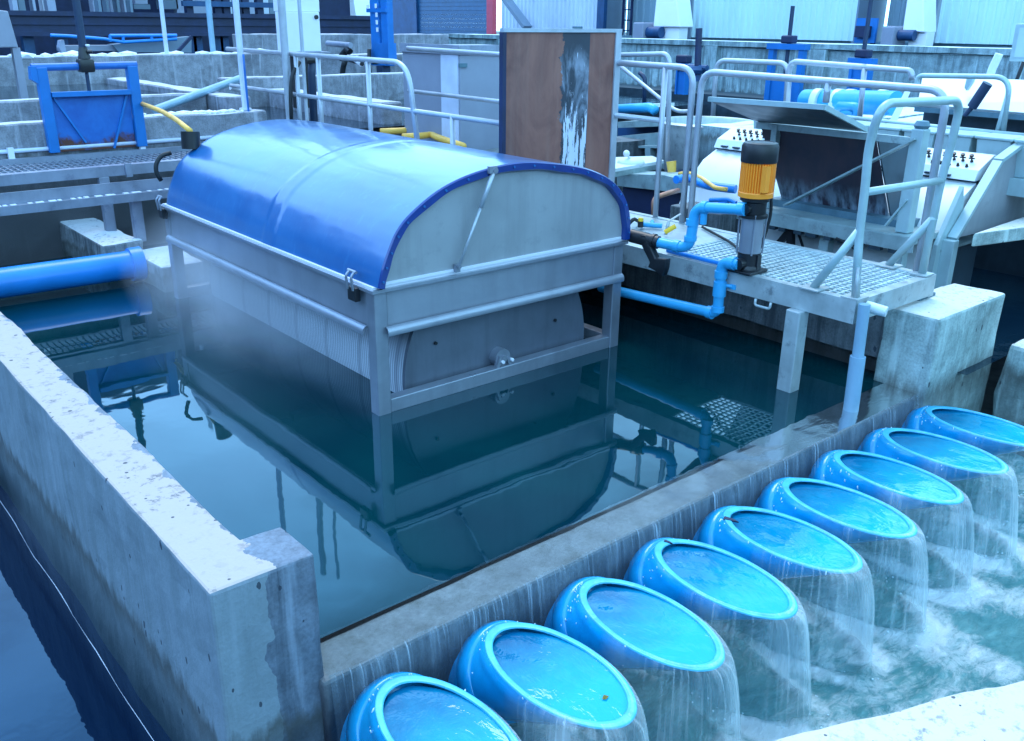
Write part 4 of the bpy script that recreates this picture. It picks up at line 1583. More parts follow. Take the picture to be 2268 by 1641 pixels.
pole('slim white pole farthest off, left of the navy girder post', 1090, 0, 1115, 360, 9.8, .030, M['pole'])
pb, xb_ = pole('white pole with a thin blue cable hanging beside it', 1610, 0, 1635, 800, 5.4, .033, M['pole'])
pole('stout grey pole immediately beside the white electrical cabinet', 1905, 0, 1940, 790, 4.7, .038, M['rail'])
pole('slender pole in front of the white electrical cabinet', 2025, 0, 2055, 790, 4.5, .018, M['rail'])
pole('blue grey girder prop pole in front of the navy girder', 1405, 0, 1430, 355, 9.9, .042, M['pvc_pale'])
pd = thing('cable_conduit', 'thick dark conduit under the white electrical cabinet', 'conduit', at(2090, 790, y=4.7, crop=C1))
a, b2 = at(2092, 405, y=4.7, crop=C1), at(2088, 800, y=4.7, crop=C1)
MB().tube([(a.x + .02, 4.7, a.z), (a.x, 4.7, a.z - .12), (a.x - .01, 4.7, .93)], .040, 14).build('conduit_tube', M['pole_dark'], pd, 180)
MB().tube([(a.x - .07, 4.68, a.z), (a.x + .07, 4.68, a.z + .005)], .035, 12).build('end_cap', M['black'], pd, 40)
hl = [at(2020, 415, y=4.6, crop=C1), at(1965, 500, y=4.6, crop=C1), at(1955, 640, y=4.6, crop=C1), at(1965, 850, y=4.6, crop=C1)]
one(MB().tube(hl, .020, 10, .2), 'black_cable', M['rubber'], 'black cable drooping from the white electrical cabinet beside a stout grey pole', 'cable', None, 180)
hl = [at(1638, 365, y=5.3, crop=C1), at(1655, 560, y=5.3, crop=C1), at(1680, 810, y=5.3, crop=C1)]
one(MB().tube(hl, .012, 8, .2), 'thin_cable', M['gate'], 'thin blue cable hanging down beside a white pole', 'cable', None, 180)

ec = thing('electrical_cabinet', 'white electrical cabinet with a round lock held up on dark feet', 'cabinet', at(2040, 350, y=5.2, crop=C1))
y = 5.2
a0, a1 = at(1935, 350, y=y, crop=C1), at(2150, 80, y=y, crop=C1)
a2 = at(1935, 80, y=y, crop=C1)
MB().box(a0.x, a1.x, y, y + .22, a0.z, a1.z).bevel(.008).build('cabinet_body', M['white_violet'], ec)
MB().box(a0.x, a1.x + .02, y + .03, y + .24, a1.z + .003, a1.z + .6).build('cabinet_hood', M['white_violet'], ec)
for du in (1990, 2070):
    q = at(du, 352, y=y, crop=C1)
    MB().box(q.x - .02, q.x + .02, y + .02, y + .10, 1.205, a0.z - .0125).build('cabinet_foot', M['black'], ec)
q = at(2150, 115, y=y - .003, crop=C1)
MB().tube([(a1.x - .045, y - .001, q.z), (a1.x - .045, y - .02, q.z)], .022, 16).build('lock', M['black'], ec, 40)
MB().box(a0.x - .01, a1.x + .09, y - .03, y + .23, a0.z - .012, a0.z - .001).build('cabinet_shelf', M['galv_violet'], ec)
for du in (2190, 2235):
    pass
# blue grey switch box at the picture's edge
q0, q1 = at(-60, 250, y=7.2, crop=C1), at(75, 75, y=7.2, crop=C1)
sb = thing('switch_box', 'blue grey metal hood on one leg at the far tank corner', 'cabinet', (q1.x, 7.2, 1.21))
qz = at(75, 320, y=7.2, crop=C1).z
MB().prism([(q0.x - .5, 7.2, qz), (q1.x + .01, 7.2, qz), (q1.x - .03, 7.2, q1.z), (q0.x - .2, 7.2, at(0, 40, y=7.2, crop=C1).z), (q0.x - .5, 7.2, at(0, 40, y=7.2, crop=C1).z)], (0, .5, 0)).bevel(.01).build('hood', M['grey_blue'], sb)
MB().box(q1.x - .045, q1.x + .03, 7.22, 7.32, 1.21, qz - .002).build('leg', M['grey_blue'], sb)

# ------------------------------------------------------------------ far building with navy girder and columns
fb = thing('open_shed', 'dark open steel shed with navy girder and pale upright panels inside', 'building', (0, 16, -1.2))
MB().box(-14, 11.8, 19.0, 19.2, -1.2, 7).build('rear_wall', M['navy'], fb)
gz1, gz0 = at(1000, 95, y=14.5, crop=C1).z, at(1000, 235, y=14.5, crop=C1).z
b = MB().box(-14, 9.2, 14.5, 14.62, gz0, gz1).box(-14, 9.2, 14.44, 14.499, gz1 - .05, gz1 + .03).box(-14, 9.2, 14.44, 14.499, gz0 - .02, gz0 + .05).box(-14, 9.2, 14.47, 14.4995, (gz0 + gz1) / 2 - .015, (gz0 + gz1) / 2 + .015)
b.build('girder', M['navy'], fb)
rr = random.Random(5)
for (u0, u1, m) in ((95, 130, 'clad_violet'), (135, 180, 'clad_dark'), (232, 250, 'clad_violet'), (296, 318, 'white_violet'), (330, 385, 'clad_violet'), (635, 660, 'clad_violet'), (672, 690, 'clad_dark'), (725, 740, 'clad_dark'), (752, 772, 'clad_violet'), (795, 815, 'clad_dark'), (843, 868, 'clad_violet'), (885, 900, 'clad_dark')):
    yy = 15.2 + rr.uniform(0, 1.2)
    a_, b_ = at(u0, 95, y=yy, crop=C1), at(u1, 95, y=yy, crop=C1)
    MB().box(a_.x, b_.x, yy, yy + .25, gz1 - .1, 5).build('upright_panel', M[m], fb)
for (u0, u1, v0, v1, m) in ((905, 1010, 60, 30, 'clad_dark'), (910, 985, 25, -60, 'clad_violet'), (1080, 1190, 60, -40, 'clad_dark'), (1195, 1400, 92, -80, 'clad_violet'), (1425, 1500, 92, -80, 'clad_violet'), (1505, 1590, 92, -80, 'wall_violet'), (1640, 1720, 92, -80, 'clad_violet'), (1745, 1800, 92, -80, 'wall_violet'), (1818, 1885, 92, -80, 'clad_dark')):
    yy = 16.8
    a_, b_ = at(u0, v0, y=yy, crop=C1), at(u1, v1, y=yy, crop=C1)
    MB().box(a_.x, b_.x, yy, yy + .2, min(a_.z, b_.z), max(a_.z, b_.z) + (1.5 if v1 < 0 else 0)).build('upright_panel', M[m], fb)
for u in (1280, 1470, 1530, 1605, 1660, 1755):
    a_ = at(u, 60, y=15.0, crop=C1)
    MB().box(a_.x - .07, a_.x + .07, 15.0, 15.14, gz1, 5).build('column', M['navy'], fb)
a_, b_ = at(1230, 22, y=14.9, crop=C1), at(1900, 22, y=14.9, crop=C1)
MB().box(a_.x, b_.x, 14.9, 14.98, a_.z - .05, a_.z + .05).build('tie_rail', M['navy_mid'], fb)
for u in (200, 430, 1300, 1340, 1480, 1520):
    a_ = at(u, 300, y=14.6, crop=C1)
    MB().box(a_.x - .09, a_.x + .09, 14.63, 14.80, -1.2, gz0).build('column', M['navy_mid'], fb)
# pale trough with blue rail in front of the shed
tr_ = thing('trough', 'pale sheet trough with light blue rail in front of the dark shed', 'trough', at(1000, 350, y=12.8, crop=C1))
a_, b_, c_, d_ = at(760, 300, y=12.8, crop=C1), at(1290, 245, y=12.8, crop=C1), at(1290, 355, y=12.8, crop=C1), at(800, 350, y=12.8, crop=C1)
MB().prism([a_, b_, c_, d_], (0, .3, 0)).build('trough_side', M['clad_dark'], tr_)
tb_ = MB()
r1_ = [at(340, 238, y=12.6, crop=C1), at(450, 242, y=12.6, crop=C1), at(700, 262, y=12.6, crop=C1), at(830, 284, y=12.6, crop=C1), at(1190, 262, y=12.6, crop=C1)]
tb_.tube(r1_, .028, 8).tube([at(740, 240, y=12.6, crop=C1), at(1190, 238, y=12.6, crop=C1)], .028, 8)
for u in (742, 830, 1022):
    tb_.tube([at(u, 235, y=12.6, crop=C1), at(u, 280, y=12.6, crop=C1)], .026, 8)
tb_.build('blue_rail', M['pvc_deep'], tr_, 60)
MB().prism([at(405, 272, y=12.7, crop=C1), at(430, 268, y=12.7, crop=C1), at(455, 385, y=12.7, crop=C1), at(425, 375, y=12.7, crop=C1), at(400, 320, y=12.7, crop=C1)], (0, .15, 0)).build('end_chute', M['clad_violet'], tr_)
a_, b_ = at(430, 345, y=12.9, crop=C1), at(790, 305, y=12.9, crop=C1)
MB().box(a_.x, b_.x, 12.9, 13.3, a_.z, b_.z).build('trough_bed', M['grey_blue'], tr_)
br_ = MB().beam(at(1190, 355, y=12.3, crop=C1), at(1290, 245, y=12.3, crop=C1), .05, .05)
one(br_, 'brace_bar', M['navy'], 'thin dark diagonal brace bar before the pale trough', 'brace')

# ------------------------------------------------------------------ pale hall on the right
FX = 16.0
hall = thing('corrugated_hall', 'long hall of pale corrugated sheet with dark base strip', 'building', (FX, 8, -1.2))


def corr(x, y0, y1, z0, z1, pitch, depth):
    b = MB()
    n = int((y1 - y0) / pitch)
    pr = []
    for i in range(n):
        ya = y0 + i * pitch
        pr += [(x, ya), (x, ya + pitch * .5), (x - depth, ya + pitch * .62), (x - depth, ya + pitch * .88)]
    pr.append((x, y0 + n * pitch))
    pr += [(x + .06, y0 + n * pitch), (x + .06, y0)]
    b.prism([(p[0], p[1], z0) for p in reversed(pr)], (0, 0, z1 - z0))
    return b


def face(y0, y1, z0, m, dx=0.0, z1=5.5, pitch=.165):
    corr(FX + dx, y0, y1, z0, z1, pitch, .035).build('wall_sheet', M[m], hall)


zb_ = 1.815
face(-12, 5.10, zb_, 'wall_pale')
face(6.76, 11.15, zb_, 'wall_pale')
face(14.32, 18.3, zb_ - .3, 'wall_violet')
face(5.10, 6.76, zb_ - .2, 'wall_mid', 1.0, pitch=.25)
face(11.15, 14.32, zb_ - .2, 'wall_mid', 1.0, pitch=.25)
for y in (5.10, 6.76, 11.15, 14.32):
    MB().box(FX + .001, FX + 1.1, y - .04, y + .04, zb_ - .3, 5.5).build('bay_return', M['clad_dark'], hall)
MB().box(FX + .07, FX + .5, -12, 18.3, -1.2, zb_).build('base_strip', M['green_steel'], hall)
MB().box(FX - .06, FX + .06, 14.0, 14.25, zb_ - .3, 5.5).build('door_jamb', M['navy_mid'], hall)
lad = MB()
for y in (13.55, 13.85):
    lad.box(FX + .5, FX + .55, y - .025, y + .025, zb_ - .3, 5.5)
for i in range(14):
    lad.box(FX + .51, FX + .54, 13.575, 13.825, zb_ + .1 + i * .26, zb_ + .13 + i * .26)
lad.build('wall_ladder', M['navy'], hall)
# roller door with red post
rd = thing('roller_door', 'dark blue roller door beside a narrow red post', 'door', (FX - .3, 21, -.2))
b = MB()
z = 1.0
while z < 5:
    b.box(FX - .02, FX + .02, 18.9, 24.2, z, z + .10).box(FX - .005, FX + .015, 18.9, 24.2, z + .1005, z + .1195)
    z += .12
b.build('shutter', M['shutter'], rd)
MB().box(FX - .10, FX + .05, 18.60, 18.89, -.2, 5).build('red_post', M['red'], rd)
MB().box(FX - .10, FX + .05, 22.6, 24.6, -.2, 5).build('side_cladding', M['navy_mid'], rd)
# sloping brace of the hall
p0, p1 = at(1690, -30, x=FX - .6, crop=C2), at(1850, 185, x=FX - .6, crop=C2)
one(MB().beam(p0, p1, .10, .30, (1, 0, 0)), 'sloping_brace', M['clad_dark'], 'blue grey sloping brace in front of the pale hall above the rusty plate', 'brace')


def tapered(label, c0, c1, n0, n1, zt_, zm, zb2, x, d=.5):
    """A white tapered stack on a narrower foot: y ranges at top, skirt and foot."""
    t = thing('white_stack', label, 'stack', (x, (n0 + n1) / 2, zb2), 'white tapered stacks')
    ym = (c0[0] + c0[1]) / 2
    b = MB().hexa([(x - d / 2, c1[0], zm), (x + d / 2, c1[0], zm), (x + d / 2, c1[1], zm), (x - d / 2, c1[1], zm), (x - d / 2, c0[0], zt_), (x + d / 2, c0[0], zt_), (x + d / 2, c0[1], zt_), (x - d / 2, c0[1], zt_)])
    b.bevel(.02).build('tapered_hood', M['stack'], t)
    MB().box(x - d * .3, x + d * .3, n0, n1, zb2, zm - .001).build('foot', M['stack'], t)


def stack_at(label, crop, top, skirt, foot, x):
    ut0, ut1 = top
    us0, us1, vs = skirt
    uf0, uf1, vf = foot
    a, b = at(ut0, 0, x=x, crop=crop), at(ut1, 0, x=x, crop=crop)
    c, d = at(us0, vs, x=x, crop=crop), at(us1, vs, x=x, crop=crop)
    e, f = at(uf0, vf, x=x, crop=crop), at(uf1, vf, x=x, crop=crop)
    k = 2.2
    at0, at1 = sorted((a.y, b.y))
    c0, c1 = sorted((c.y, d.y))
    tz = a.z + .8
    g = .8 / max(.1, (a.z - c.z))
    tapered(label, (at0 + (at0 - c0) * g, at1 + (at1 - c1) * g), (c0, c1), *sorted((e.y, f.y)), tz, c.z, min(e.z, f.z) - .2, x)


stack_at('white tapered stack beside the blue hoist post', C2, (560, 735), (540, 762, 185), (600, 735, 290), 11.5)
stack_at('white tapered stack in front of the hall bay with a wall ladder', C3, (1062, 1200), (1043, 1222, 180), (1072, 1195, 280), 15.3)
stack_at('white tapered stack in the bay beside the bright blue board', C4, (1083, 1198), (1050, 1200, 222), (1072, 1190, 318), 15.3)
# low machinery in the bays
for (lab, crop, u0, v0, u1, v1, x) in (('grey motor set low in the hall bay with a wall ladder', C3, 860, 150, 1010, 285, 14.8), ('grey motor set low in the bay behind the bright blue board', C4, 865, 180, 1045, 310, 14.8)):
    a, b = at(u0, v0, x=x, crop=crop), at(u1, v1, x=x, crop=crop)
    t = thing('motor_set', lab, 'machine', (x, (a.y + b.y) / 2, b.z - .1), 'motors in the hall bays')
    y0, y1 = sorted((a.y, b.y))
    MB().box(x, x + .5, y0 + (y1 - y0) * .55, y1, b.z - .1, a.z).bevel(.03).build('gear_case', M['grey_blue'], t)
    MB().tube([(x + .2, y0, (a.z + b.z) / 2), (x + .2, y0 + (y1 - y0) * .54, (a.z + b.z) / 2)], (a.z - b.z) * .30, 16).build('motor_drum', M['navy_mid'], t, 40)
    MB().box(x - .05, x + .55, y0, y1, b.z - .25, b.z - .101).build('machine_bed', M['navy'], t)
# bright blue board
a, b = at(690, 125, x=14.9, crop=C4), at(808, 300, x=14.9, crop=C4)
y0, y1 = sorted((a.y, b.y))
bb = thing('blue_board', 'bright blue board with a hanging strap in front of the hall bay', 'board', (14.9, y0, b.z))
MB().box(14.9, 14.96, y0, y1, b.z, a.z).build('board_panel', M['gate_bright'], bb)
MB().box(14.97, 15.03, y0 + .05, y0 + .12, .3, a.z).build('board_post', M['navy'], bb)
a = at(700, 180, x=14.8, crop=C4)
MB().box(14.8, 14.88, y1 - .35, y1 - .05, b.z + .1, a.z).build('strap', M['navy'], bb)

# ------------------------------------------------------------------ long wall between hall and machines
lw = thing('channel_wall', 'long streaked teal concrete channel wall in front of the pale hall', 'wall', (11.2, 4, .3))
b = MB().box(11.0, 11.4, -8, 14.5, .3, 1.76)
b.bevel(.02, 1).rough(.4, .02, 1.5, 30)
b.build('wall_body', M['conc_cyan'], lw)
b = MB().box(10.93, 11.47, -8, 14.5, 1.762, 1.84)
b.rough(.4, .012, 2, 31).build('wall_coping', M['conc_cyan'], lw)
for y in (4.2, 6.3, 8.9, 12.0):
    MB().box(10.90, 10.998, y, y + .3, .3, 1.755).build('wall_pilaster', M['conc_cyan'], lw)
MB().box(10.2, 10.93, -8, 14.5, .3, 1.02).build('wall_ledge', M['dark_steel'], lw)

# ------------------------------------------------------------------ grey tank box, blue hoist post, hoses behind the blue cover
c = at(1393, 318, y=3.7, crop=C2)
l = at(1005, 296, x=c.x, crop=C2)
r = at(1680, 318, y=3.7, crop=C2)
gt = thing('grey_tank', 'big grey sheet metal tank box behind the tube rails', 'tank', ((c.x + r.x) / 2, (c.y + l.y) / 2, .7))
MB().box(c.x, r.x + .5, c.y, l.y, .70, c.z).bevel(.01).build('tank_body', M['grey_blue'], gt)
b = MB().box(c.x - .03, r.x + .52, c.y - .03, c.y - .001, c.z - .07, c.z + .02).box(c.x - .03, c.x - .001, c.y, l.y, c.z - .07, c.z + .02)
b.build('tank_rim', M['galv_violet'], gt)
MB().box(c.x - .012, c.x - .001, c.y + .02, c.y + (l.y - c.y) * .3, .70, c.z - .075).build('corner_strip', M['pole'], gt)
q = at(1420, 440, y=c.y - .02, crop=C2)
MB().box(q.x - .05, q.x + .05, c.y - .02, c.y - .001, q.z - .02, q.z + .02).build('latch_plate', M['green_steel'], gt)

hx = 6.2
ht_ = thing('hoist_post', 'bright blue double hoist post with black straps behind the tube rail', 'hoist', at(845, 880, x=hx, crop=C2))


def hy(u, v):
    return at(u, v, x=hx, crop=C2)


for (u0, u1) in ((785, 842), (858, 902)):
    a, b_ = hy(u0, 0), hy(u1, 450)
    a2 = hy(u1, 0)
    y0, y1 = sorted((a.y, a2.y))
    MB().box(hx, hx + .12, y0, y1, hy(840, 440).z, hy(840, 0).z + 1.2).bevel(.012).build('post_channel', M['gate_bright'], ht_)
a, b_ = hy(775, 70), hy(905, 70)
MB().box(hx - .03, hx - .001, b_.y, a.y, a.z - .03, a.z + .03).build('cross_clamp', M['gate_bright'], ht_)
for (u, v) in ((845, 40), (790, 45), (850, 100), (852, 150), (855, 200)):
    p = hy(u, v)
    MB().cbox((hx - .045, p.y, p.z), .02, .05, .07).bevel(.006).build('white_bolt', M['white_violet'], ht_)
p, q = hy(770, 440), hy(925, 290)
b = MB().prism([hy(785, 440), hy(920, 440), hy(910, 290), hy(805, 290)], (.16, 0, 0))
b.build('post_base', M['gate_bright'], ht_)
for pts_ in (((785, 330), (785, 480), (812, 560), (790, 690)), ((900, 500), (850, 580), (820, 640), (790, 700)), ((820, 520), (822, 700), (815, 880))):
    MB().tube([at(u, v, x=hx - .06, crop=C2) for u, v in pts_], .035, 10, .2).build('strap', M['rubber'], ht_, 180)
MB().box(hx - .02, hx + .14, hy(842, 0).y - .09, hy(842, 0).y + .09, .9, hy(840, 441).z).build('lower_stem', M['pole_dark'], ht_)
# pale blue tube set next to the hoist
tsx = 6.0
ts = thing('tube_set', 'clear light blue tubes with white joints beside the blue hoist post', 'pipe', at(895, 830, x=tsx, crop=C2))
for (u, v0, v1, m, r_) in ((893, 500, 615, 'pvc', .035), (893, 610, 670, 'pvc_pale', .075), (895, 670, 830, 'pvc', .06), (965, 600, 640, 'hose', .07), (962, 640, 720, 'pvc_deep', .05)):
    MB().tube([at(u, v0, x=tsx, crop=C2), at(u, v1, x=tsx, crop=C2)], r_, 12).build('tube_section', M[m], ts, 40)
# hand valve with hose
vx = 5.5


def vp(u, v):
    return at(u, v, x=vx, crop=C2)


hv = thing('hand_valve', 'black hand valve with a black hose hanging behind the tube rail', 'valve', vp(610, 690))
b = MB().tube([vp(505, 292), vp(660, 305)], .045, 12)
b.build('valve_pipe', M['galv_violet'], hv, 40)
b = MB().tube([vp(590, 390), vp(640, 330), vp(655, 350)], .055, 10, .05).tube([vp(620, 390), vp(740, 430)], .035, 8)
b.build('valve_body', M['black'], hv, 60)
MB().tube([vp(625, 400), vp(605, 470), vp(610, 700)], .045, 10, .15).build('hose', M['rubber'], hv, 180)
b = MB().tube([vp(700, 400), vp(735, 425)], .06, 10)
b.build('valve_grip', M['white_violet'], hv, 40)
p = at(705, 270, x=9.5, crop=C2)
b = MB()
for k in range(5):
    b.tube([p + V((.05 * k - .1, .15 * math.cos(k), -.12)), p + V((0, .18 * math.cos(k * 2.0), .12)), p + V((.1 - .05 * k, -.15, -.12))], .03, 6, .1)
one(b, 'wire_bundle', M['black'], 'black tangle of wire on the white topped wall near the white tapered stack', 'wire', None, 180)
# yellow hoses on the tank edge
hs = thing('yellow_hoses', 'yellow hoses lying crossed below the big grey tank box', 'hose', at(1100, 900, z=.95, crop=C2))
for pts_ in (((860, 885), (1020, 880), (1200, 860), (1330, 838), (1385, 828)), ((1010, 920), (1180, 912), (1290, 872), (1390, 850)), ((1040, 805), (1120, 850), (1230, 920), (1300, 945), (1420, 985))):
    MB().tube([at(u, v, z=.95, crop=C2) for u, v in pts_], .035, 10, .3).build('hose', M['hose'], hs, 180)
MB().tube([at(1300, 850, z=1.0, crop=C2), at(1375, 832, z=1.0, crop=C2)], .055, 10).build('hose_roll', M['hose'], hs, 60)
b = MB().box(2.2, 7.5, 3.1, 3.5, .3, .86)
b.rough(.3, .02, 2, 44)
one(b, 'low_tank_wall', M['conc_dark'], 'dark low concrete wall carrying the crossed yellow hoses', 'wall')

# ------------------------------------------------------------------ second treatment machine beyond the platform
HXP = 3.9
mf = thing('hopper_frame', 'steel frame with stained dark hopper and tilted open lid behind the pump', 'hopper', (HXP, -.35, .06))
MB().box(HXP - .03, HXP + .03, .195, .245, .71, 1.365).build('frame_post', M['brace'], mf)
p = at(1150, 870, x=HXP, crop=C4)
MB().box(HXP - .05, HXP + .05, -1.00, -.905, .71, 1.44).bevel(.008).build('frame_post', M['rail_cyan'], mf)
MB().lathe([(.001, 0), (.045, 0), (.055, .02), (.04, .05), (.001, .055)], (HXP, -.955, 1.441)).build('post_cap', M['green_steel'], mf, 40)
MB().box(HXP - .02, HXP + .02, -.904, .40, 1.325, 1.375).build('top_beam', M['brace'], mf)
MB().beam(at(195, 1425, x=HXP - .045, crop=C4), at(1105, 965, x=HXP - .045, crop=C4), .014, .085, (1, 0, 0)).build('diagonal_brace', M['brace'], mf)
MB().beam(at(890, 1570, x=HXP - .05, crop=C4), at(1040, 1390, x=HXP - .05, crop=C4), .012, .04, (1, 0, 0)).build('corner_brace', M['rail_cyan'], mf)
b = MB().box(HXP - .12, HXP + .55, -1.10, .42, .66, .705)
b.rough(.2, .006, 3, 50).build('base_beam', M['brace'], mf)
MB().box(HXP - .13, HXP - .1205, -1.10, .42, .60, .70).build('base_flange', M['brace'], mf)
hp_ = [(HXP + .02, .37, 1.33), (HXP + .02, -.62, 1.33), (HXP + .25, -.70, .72), (HXP + .25, .24, .72)]
MB().plate(hp_, .014).build('hopper_wall', M['hopper'], mf)
MB().plate([(HXP + .02, -.632, 1.33), (HXP + .5, -.632, 1.33), (HXP + .5, -.712, .72), (HXP + .26, -.712, .72)], .012).build('hopper_wall', M['dark_steel'], mf)
MB().box(HXP + .12, HXP + .5, -.9, .30, .706, .76).build('sludge_tray', M['green_steel'], mf)
# open lid, hinged on the top beam and leaning out towards the platform
ld = MB().plate([(HXP - .01, .385, 1.385), (HXP - .01, -.545, 1.395), (3.19, -.612, 1.590), (3.19, .350, 1.580)], .022)
ld.build('lid', M['dark_steel'], mf)
b = MB().beam((3.19, -.615, 1.592), (3.19, .353, 1.582), .03, .034).beam((3.19, -.615, 1.592), (HXP - .01, -.553, 1.396), .022, .036)
b.build('lid_edge', M['rail_cyan'], mf)
for y in (.33, -.35, -.95):
    MB().box(HXP - .04, HXP + .04, y - .04, y + .04, .06, .655).build('leg', M['rail_cyan'] if y < 0 else M['green_steel'], mf)
b = MB().beam((HXP - .05, .30, .08), (HXP - .05, -.05, .58), .05, .03, (1, 0, 0)).beam((HXP - .05, -.05, .60), (HXP - .05, -.12, .08), .05, .05, (1, 0, 0)).beam((HXP - .02, -.07, .62), (HXP - .02, -.33, .15), .012, .02, (1, 0, 0)).beam((HXP - .06, .33, .20), (HXP - .06, .60, .10), .04, .03, (1, 0, 0))
b.build('knee_brace', M['black'], mf)
for i in range(9):
    y = .1 - i * .13 + rnd.uniform(-.03, .03)
    MB().cbox((HXP - .10, y, .63 - .046), .05, rnd.uniform(.05, .10), .03).build('beam_clamp', M['dark_steel'], mf)
b = MB().tube([(HXP - .12, -.50, .60), (HXP - .14, -.70, .55), (HXP - .12, -.74, .2)], .016, 8, .05)
b.build('hanging_hose', M['rubber'], mf, 180)

# steel boxes standing behind the platform edge
sb_ = thing('sheet_box', 'blue grey sheet steel box with two slots below the steel hopper frame', 'box', (4.4, -.9, .06))
MB().box(4.15, 4.8, -1.12, -.42, .06, .56).bevel(.01).build('box_body', M['dark_steel'], sb_)
for y in (-.60, -.82):
    MB().box(4.140, 4.1495, y - .055, y + .055, .44, .452).build('slot', M['black'], sb_)
MB().box(4.13, 4.82, -1.14, -.40, .5605, .58).build('box_lid', M['brace'], sb_)
b = MB().box(3.55, 3.86, .42, .95, .06, .66)
b.bevel(.01)
one(b, 'plinth', M['conc_dark'], 'dull grey plinth behind the steel column of the pump', 'plinth')

# machine with white sloping flank and black knobs
fm = thing('flotation_machine', 'white machine with sloping flank and a row of black knobs', 'machine', (4.6, 0, .06))
Y0, Y1 = -1.10, 1.32
flank = [(4.62, 1.02), (4.42, .93), (4.22, .75), (4.10, .52), (4.06, .30), (4.10, .30), (4.70, 1.02)]
b = MB().prism([(x, Y1, z) for x, z in flank], (0, Y0 - Y1, 0))
b.build('sloping_flank', M['white'], fm, 50)
b = MB().prism([(4.56, Y1, 1.030), (4.60, Y1, 1.105), (4.82, Y1, 1.20), (4.86, Y1, 1.20), (4.86, Y1, 1.03)], (0, Y0 - Y1, 0))
b.build('knob_rail', M['white'], fm)
kn0 = None
for i in range(33):
    y = 1.15 - .067 * i
    if kn0 is None:
        k = MB().lathe([(.001, 0), (.012, 0), (.012, .010), (.006, .014), (.008, .040), (.016, .045), (.016, .058), (.001, .060)], (4.70, y, 1.150), (-.4, 0, .92), 10)
        k.tube([(4.69, y - .022, 1.176), (4.69, y + .022, 1.176)], .006, 6)
        kn0 = k.build('knob', M['black'], fm, 40)
    else:
        kc = kn0.copy()
        COL.objects.link(kc)
        kc.parent = fm
        kc.location.y = y - 1.15
pn0 = None
for i in range(33):
    if pn0 is None:
        k = MB().lathe([(.001, 0), (.013, 0), (.008, .024), (.001, .026)], (4.63, 1.15, 1.118), (-.4, 0, .92), 8)
        pn0 = k.build('pin', M['black'], fm, 40)
    else:
        kc = pn0.copy()
        COL.objects.link(kc)
        kc.parent = fm
        kc.location.y = -.067 * i
for y in [1.2 - .13 * i for i in range(17)]:
    MB().box(4.548, 4.580, y - .035, y + .035, 1.045, 1.058).build('slot', M['dark_steel'], fm)
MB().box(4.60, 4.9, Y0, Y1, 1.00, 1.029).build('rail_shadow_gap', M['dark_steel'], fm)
b = MB().prism([(4.06, Y0 - .035, .29), (4.07, Y0 - .035, .62), (4.32, Y0 - .035, 1.02), (4.40, Y0 - .035, .80), (4.2, Y0 - .035, .30)], (0, .034, 0))
b.build('flank_rib', M['rail_cyan'], fm)
# tall side plate
p1_, p2_, p3_, p4_ = (4.72, -1.16, 1.17), (6.2, -1.20, 1.62), (6.2, -1.20, .62), (4.20, -1.16, .66)
sp_ = MB().plate([p1_, p2_, p3_, p4_], .035)
sp_.build('side_plate', M['steel_dull'], fm)
b = MB().beam((4.72, -1.175, 1.178), (6.2, -1.215, 1.628), .07, .03).beam((4.72, -1.175, 1.17), (4.20, -1.175, .66), .07, .03)
b.build('side_plate_edge', M['rail_cyan'], fm)
MB().box(4.14, 4.22, -1.22, -1.13, .06, .655).bevel(.006).build('leg', M['rail_cyan'], fm)
# cover and dark trough behind the knobs
bx = thing('crate_row', 'row of pale square plastic tubs behind the black knobs', 'tub', (5.0, 0, 1.0), None)
for i, y in enumerate([1.1 - .30 * k for k in range(9)]):
    b = MB().hexa([(5.02, y - .11, 1.03), (5.26, y - .11, 1.03), (5.26, y + .11, 1.03), (5.02, y + .11, 1.03), (5.00, y - .13, 1.29), (5.28, y - .13, 1.29), (5.28, y + .13, 1.29), (5.00, y + .13, 1.29)])
    b.box(4.985, 5.295, y - .145, y + .145, 1.2905, 1.315)
    b.bevel(.008).build('tub', M['rail_cyan'], bx)
MB().box(4.95, 5.35, -1.8, 1.3, .9, 1.029).build('shelf', M['rail_cyan'], bx)

oc = thing('opened_screen', 'screen machine with white hood raised above its dark trough', 'machine', (6.3, -.6, .06))
MB().plate([(6.18, .235, 1.415), (6.18, -3.0, 1.385), (6.52, -3.0, 1.68), (6.52, .40, 1.65)], .03).build('raised_hood', M['white'], oc)
MB().box(6.15, 6.17, -3.0, .25, 1.355, 1.40).build('hood_edge', M['green_steel'], oc)
b = MB().box(5.95, 7.0, -3.0, .35, .06, 1.18).box(6.45, 7.0, -3.0, .30, 1.18, 1.36)
b.build('trough_body', M['dark_steel'], oc)
b = MB().box(6.02, 6.44, -3.0, .22, 1.185, 1.20)
b.build('dark_water', M['tank'], oc)
b = MB()
for i in range(26):
    y = .1 - i * .11
    b.cbox((6.05 + rnd.uniform(0, .3), y, 1.21), .10, .05, .03)
b.build('float_row', M['navy_mid'], oc)
b = MB().tube([(5.92, .7, 1.235), (5.92, -3.0, 1.215)], .025, 10)
b.build('trough_lip', M['rail_cyan'], oc, 180)
MB().prism([at(905, 860, x=5.9, crop=C4), at(960, 860, x=5.9, crop=C4), at(1085, 590, x=6.2, crop=C4), at(1045, 590, x=6.2, crop=C4)], (.04, .02, 0)).build('hood_arm', M['rail_cyan'], oc)
s0, s1, s2 = at(1440, 805, x=5.6, crop=C4), at(1490, 745, x=5.6, crop=C4), at(1600, 580, x=5.6, crop=C4)
MB().tube([s0, s1], .02, 10).tube([s1, s2], .042, 12).build('hood_strut', M['pole_dark'], oc, 40)
a = at(1470, 545, x=6.3, crop=C4)
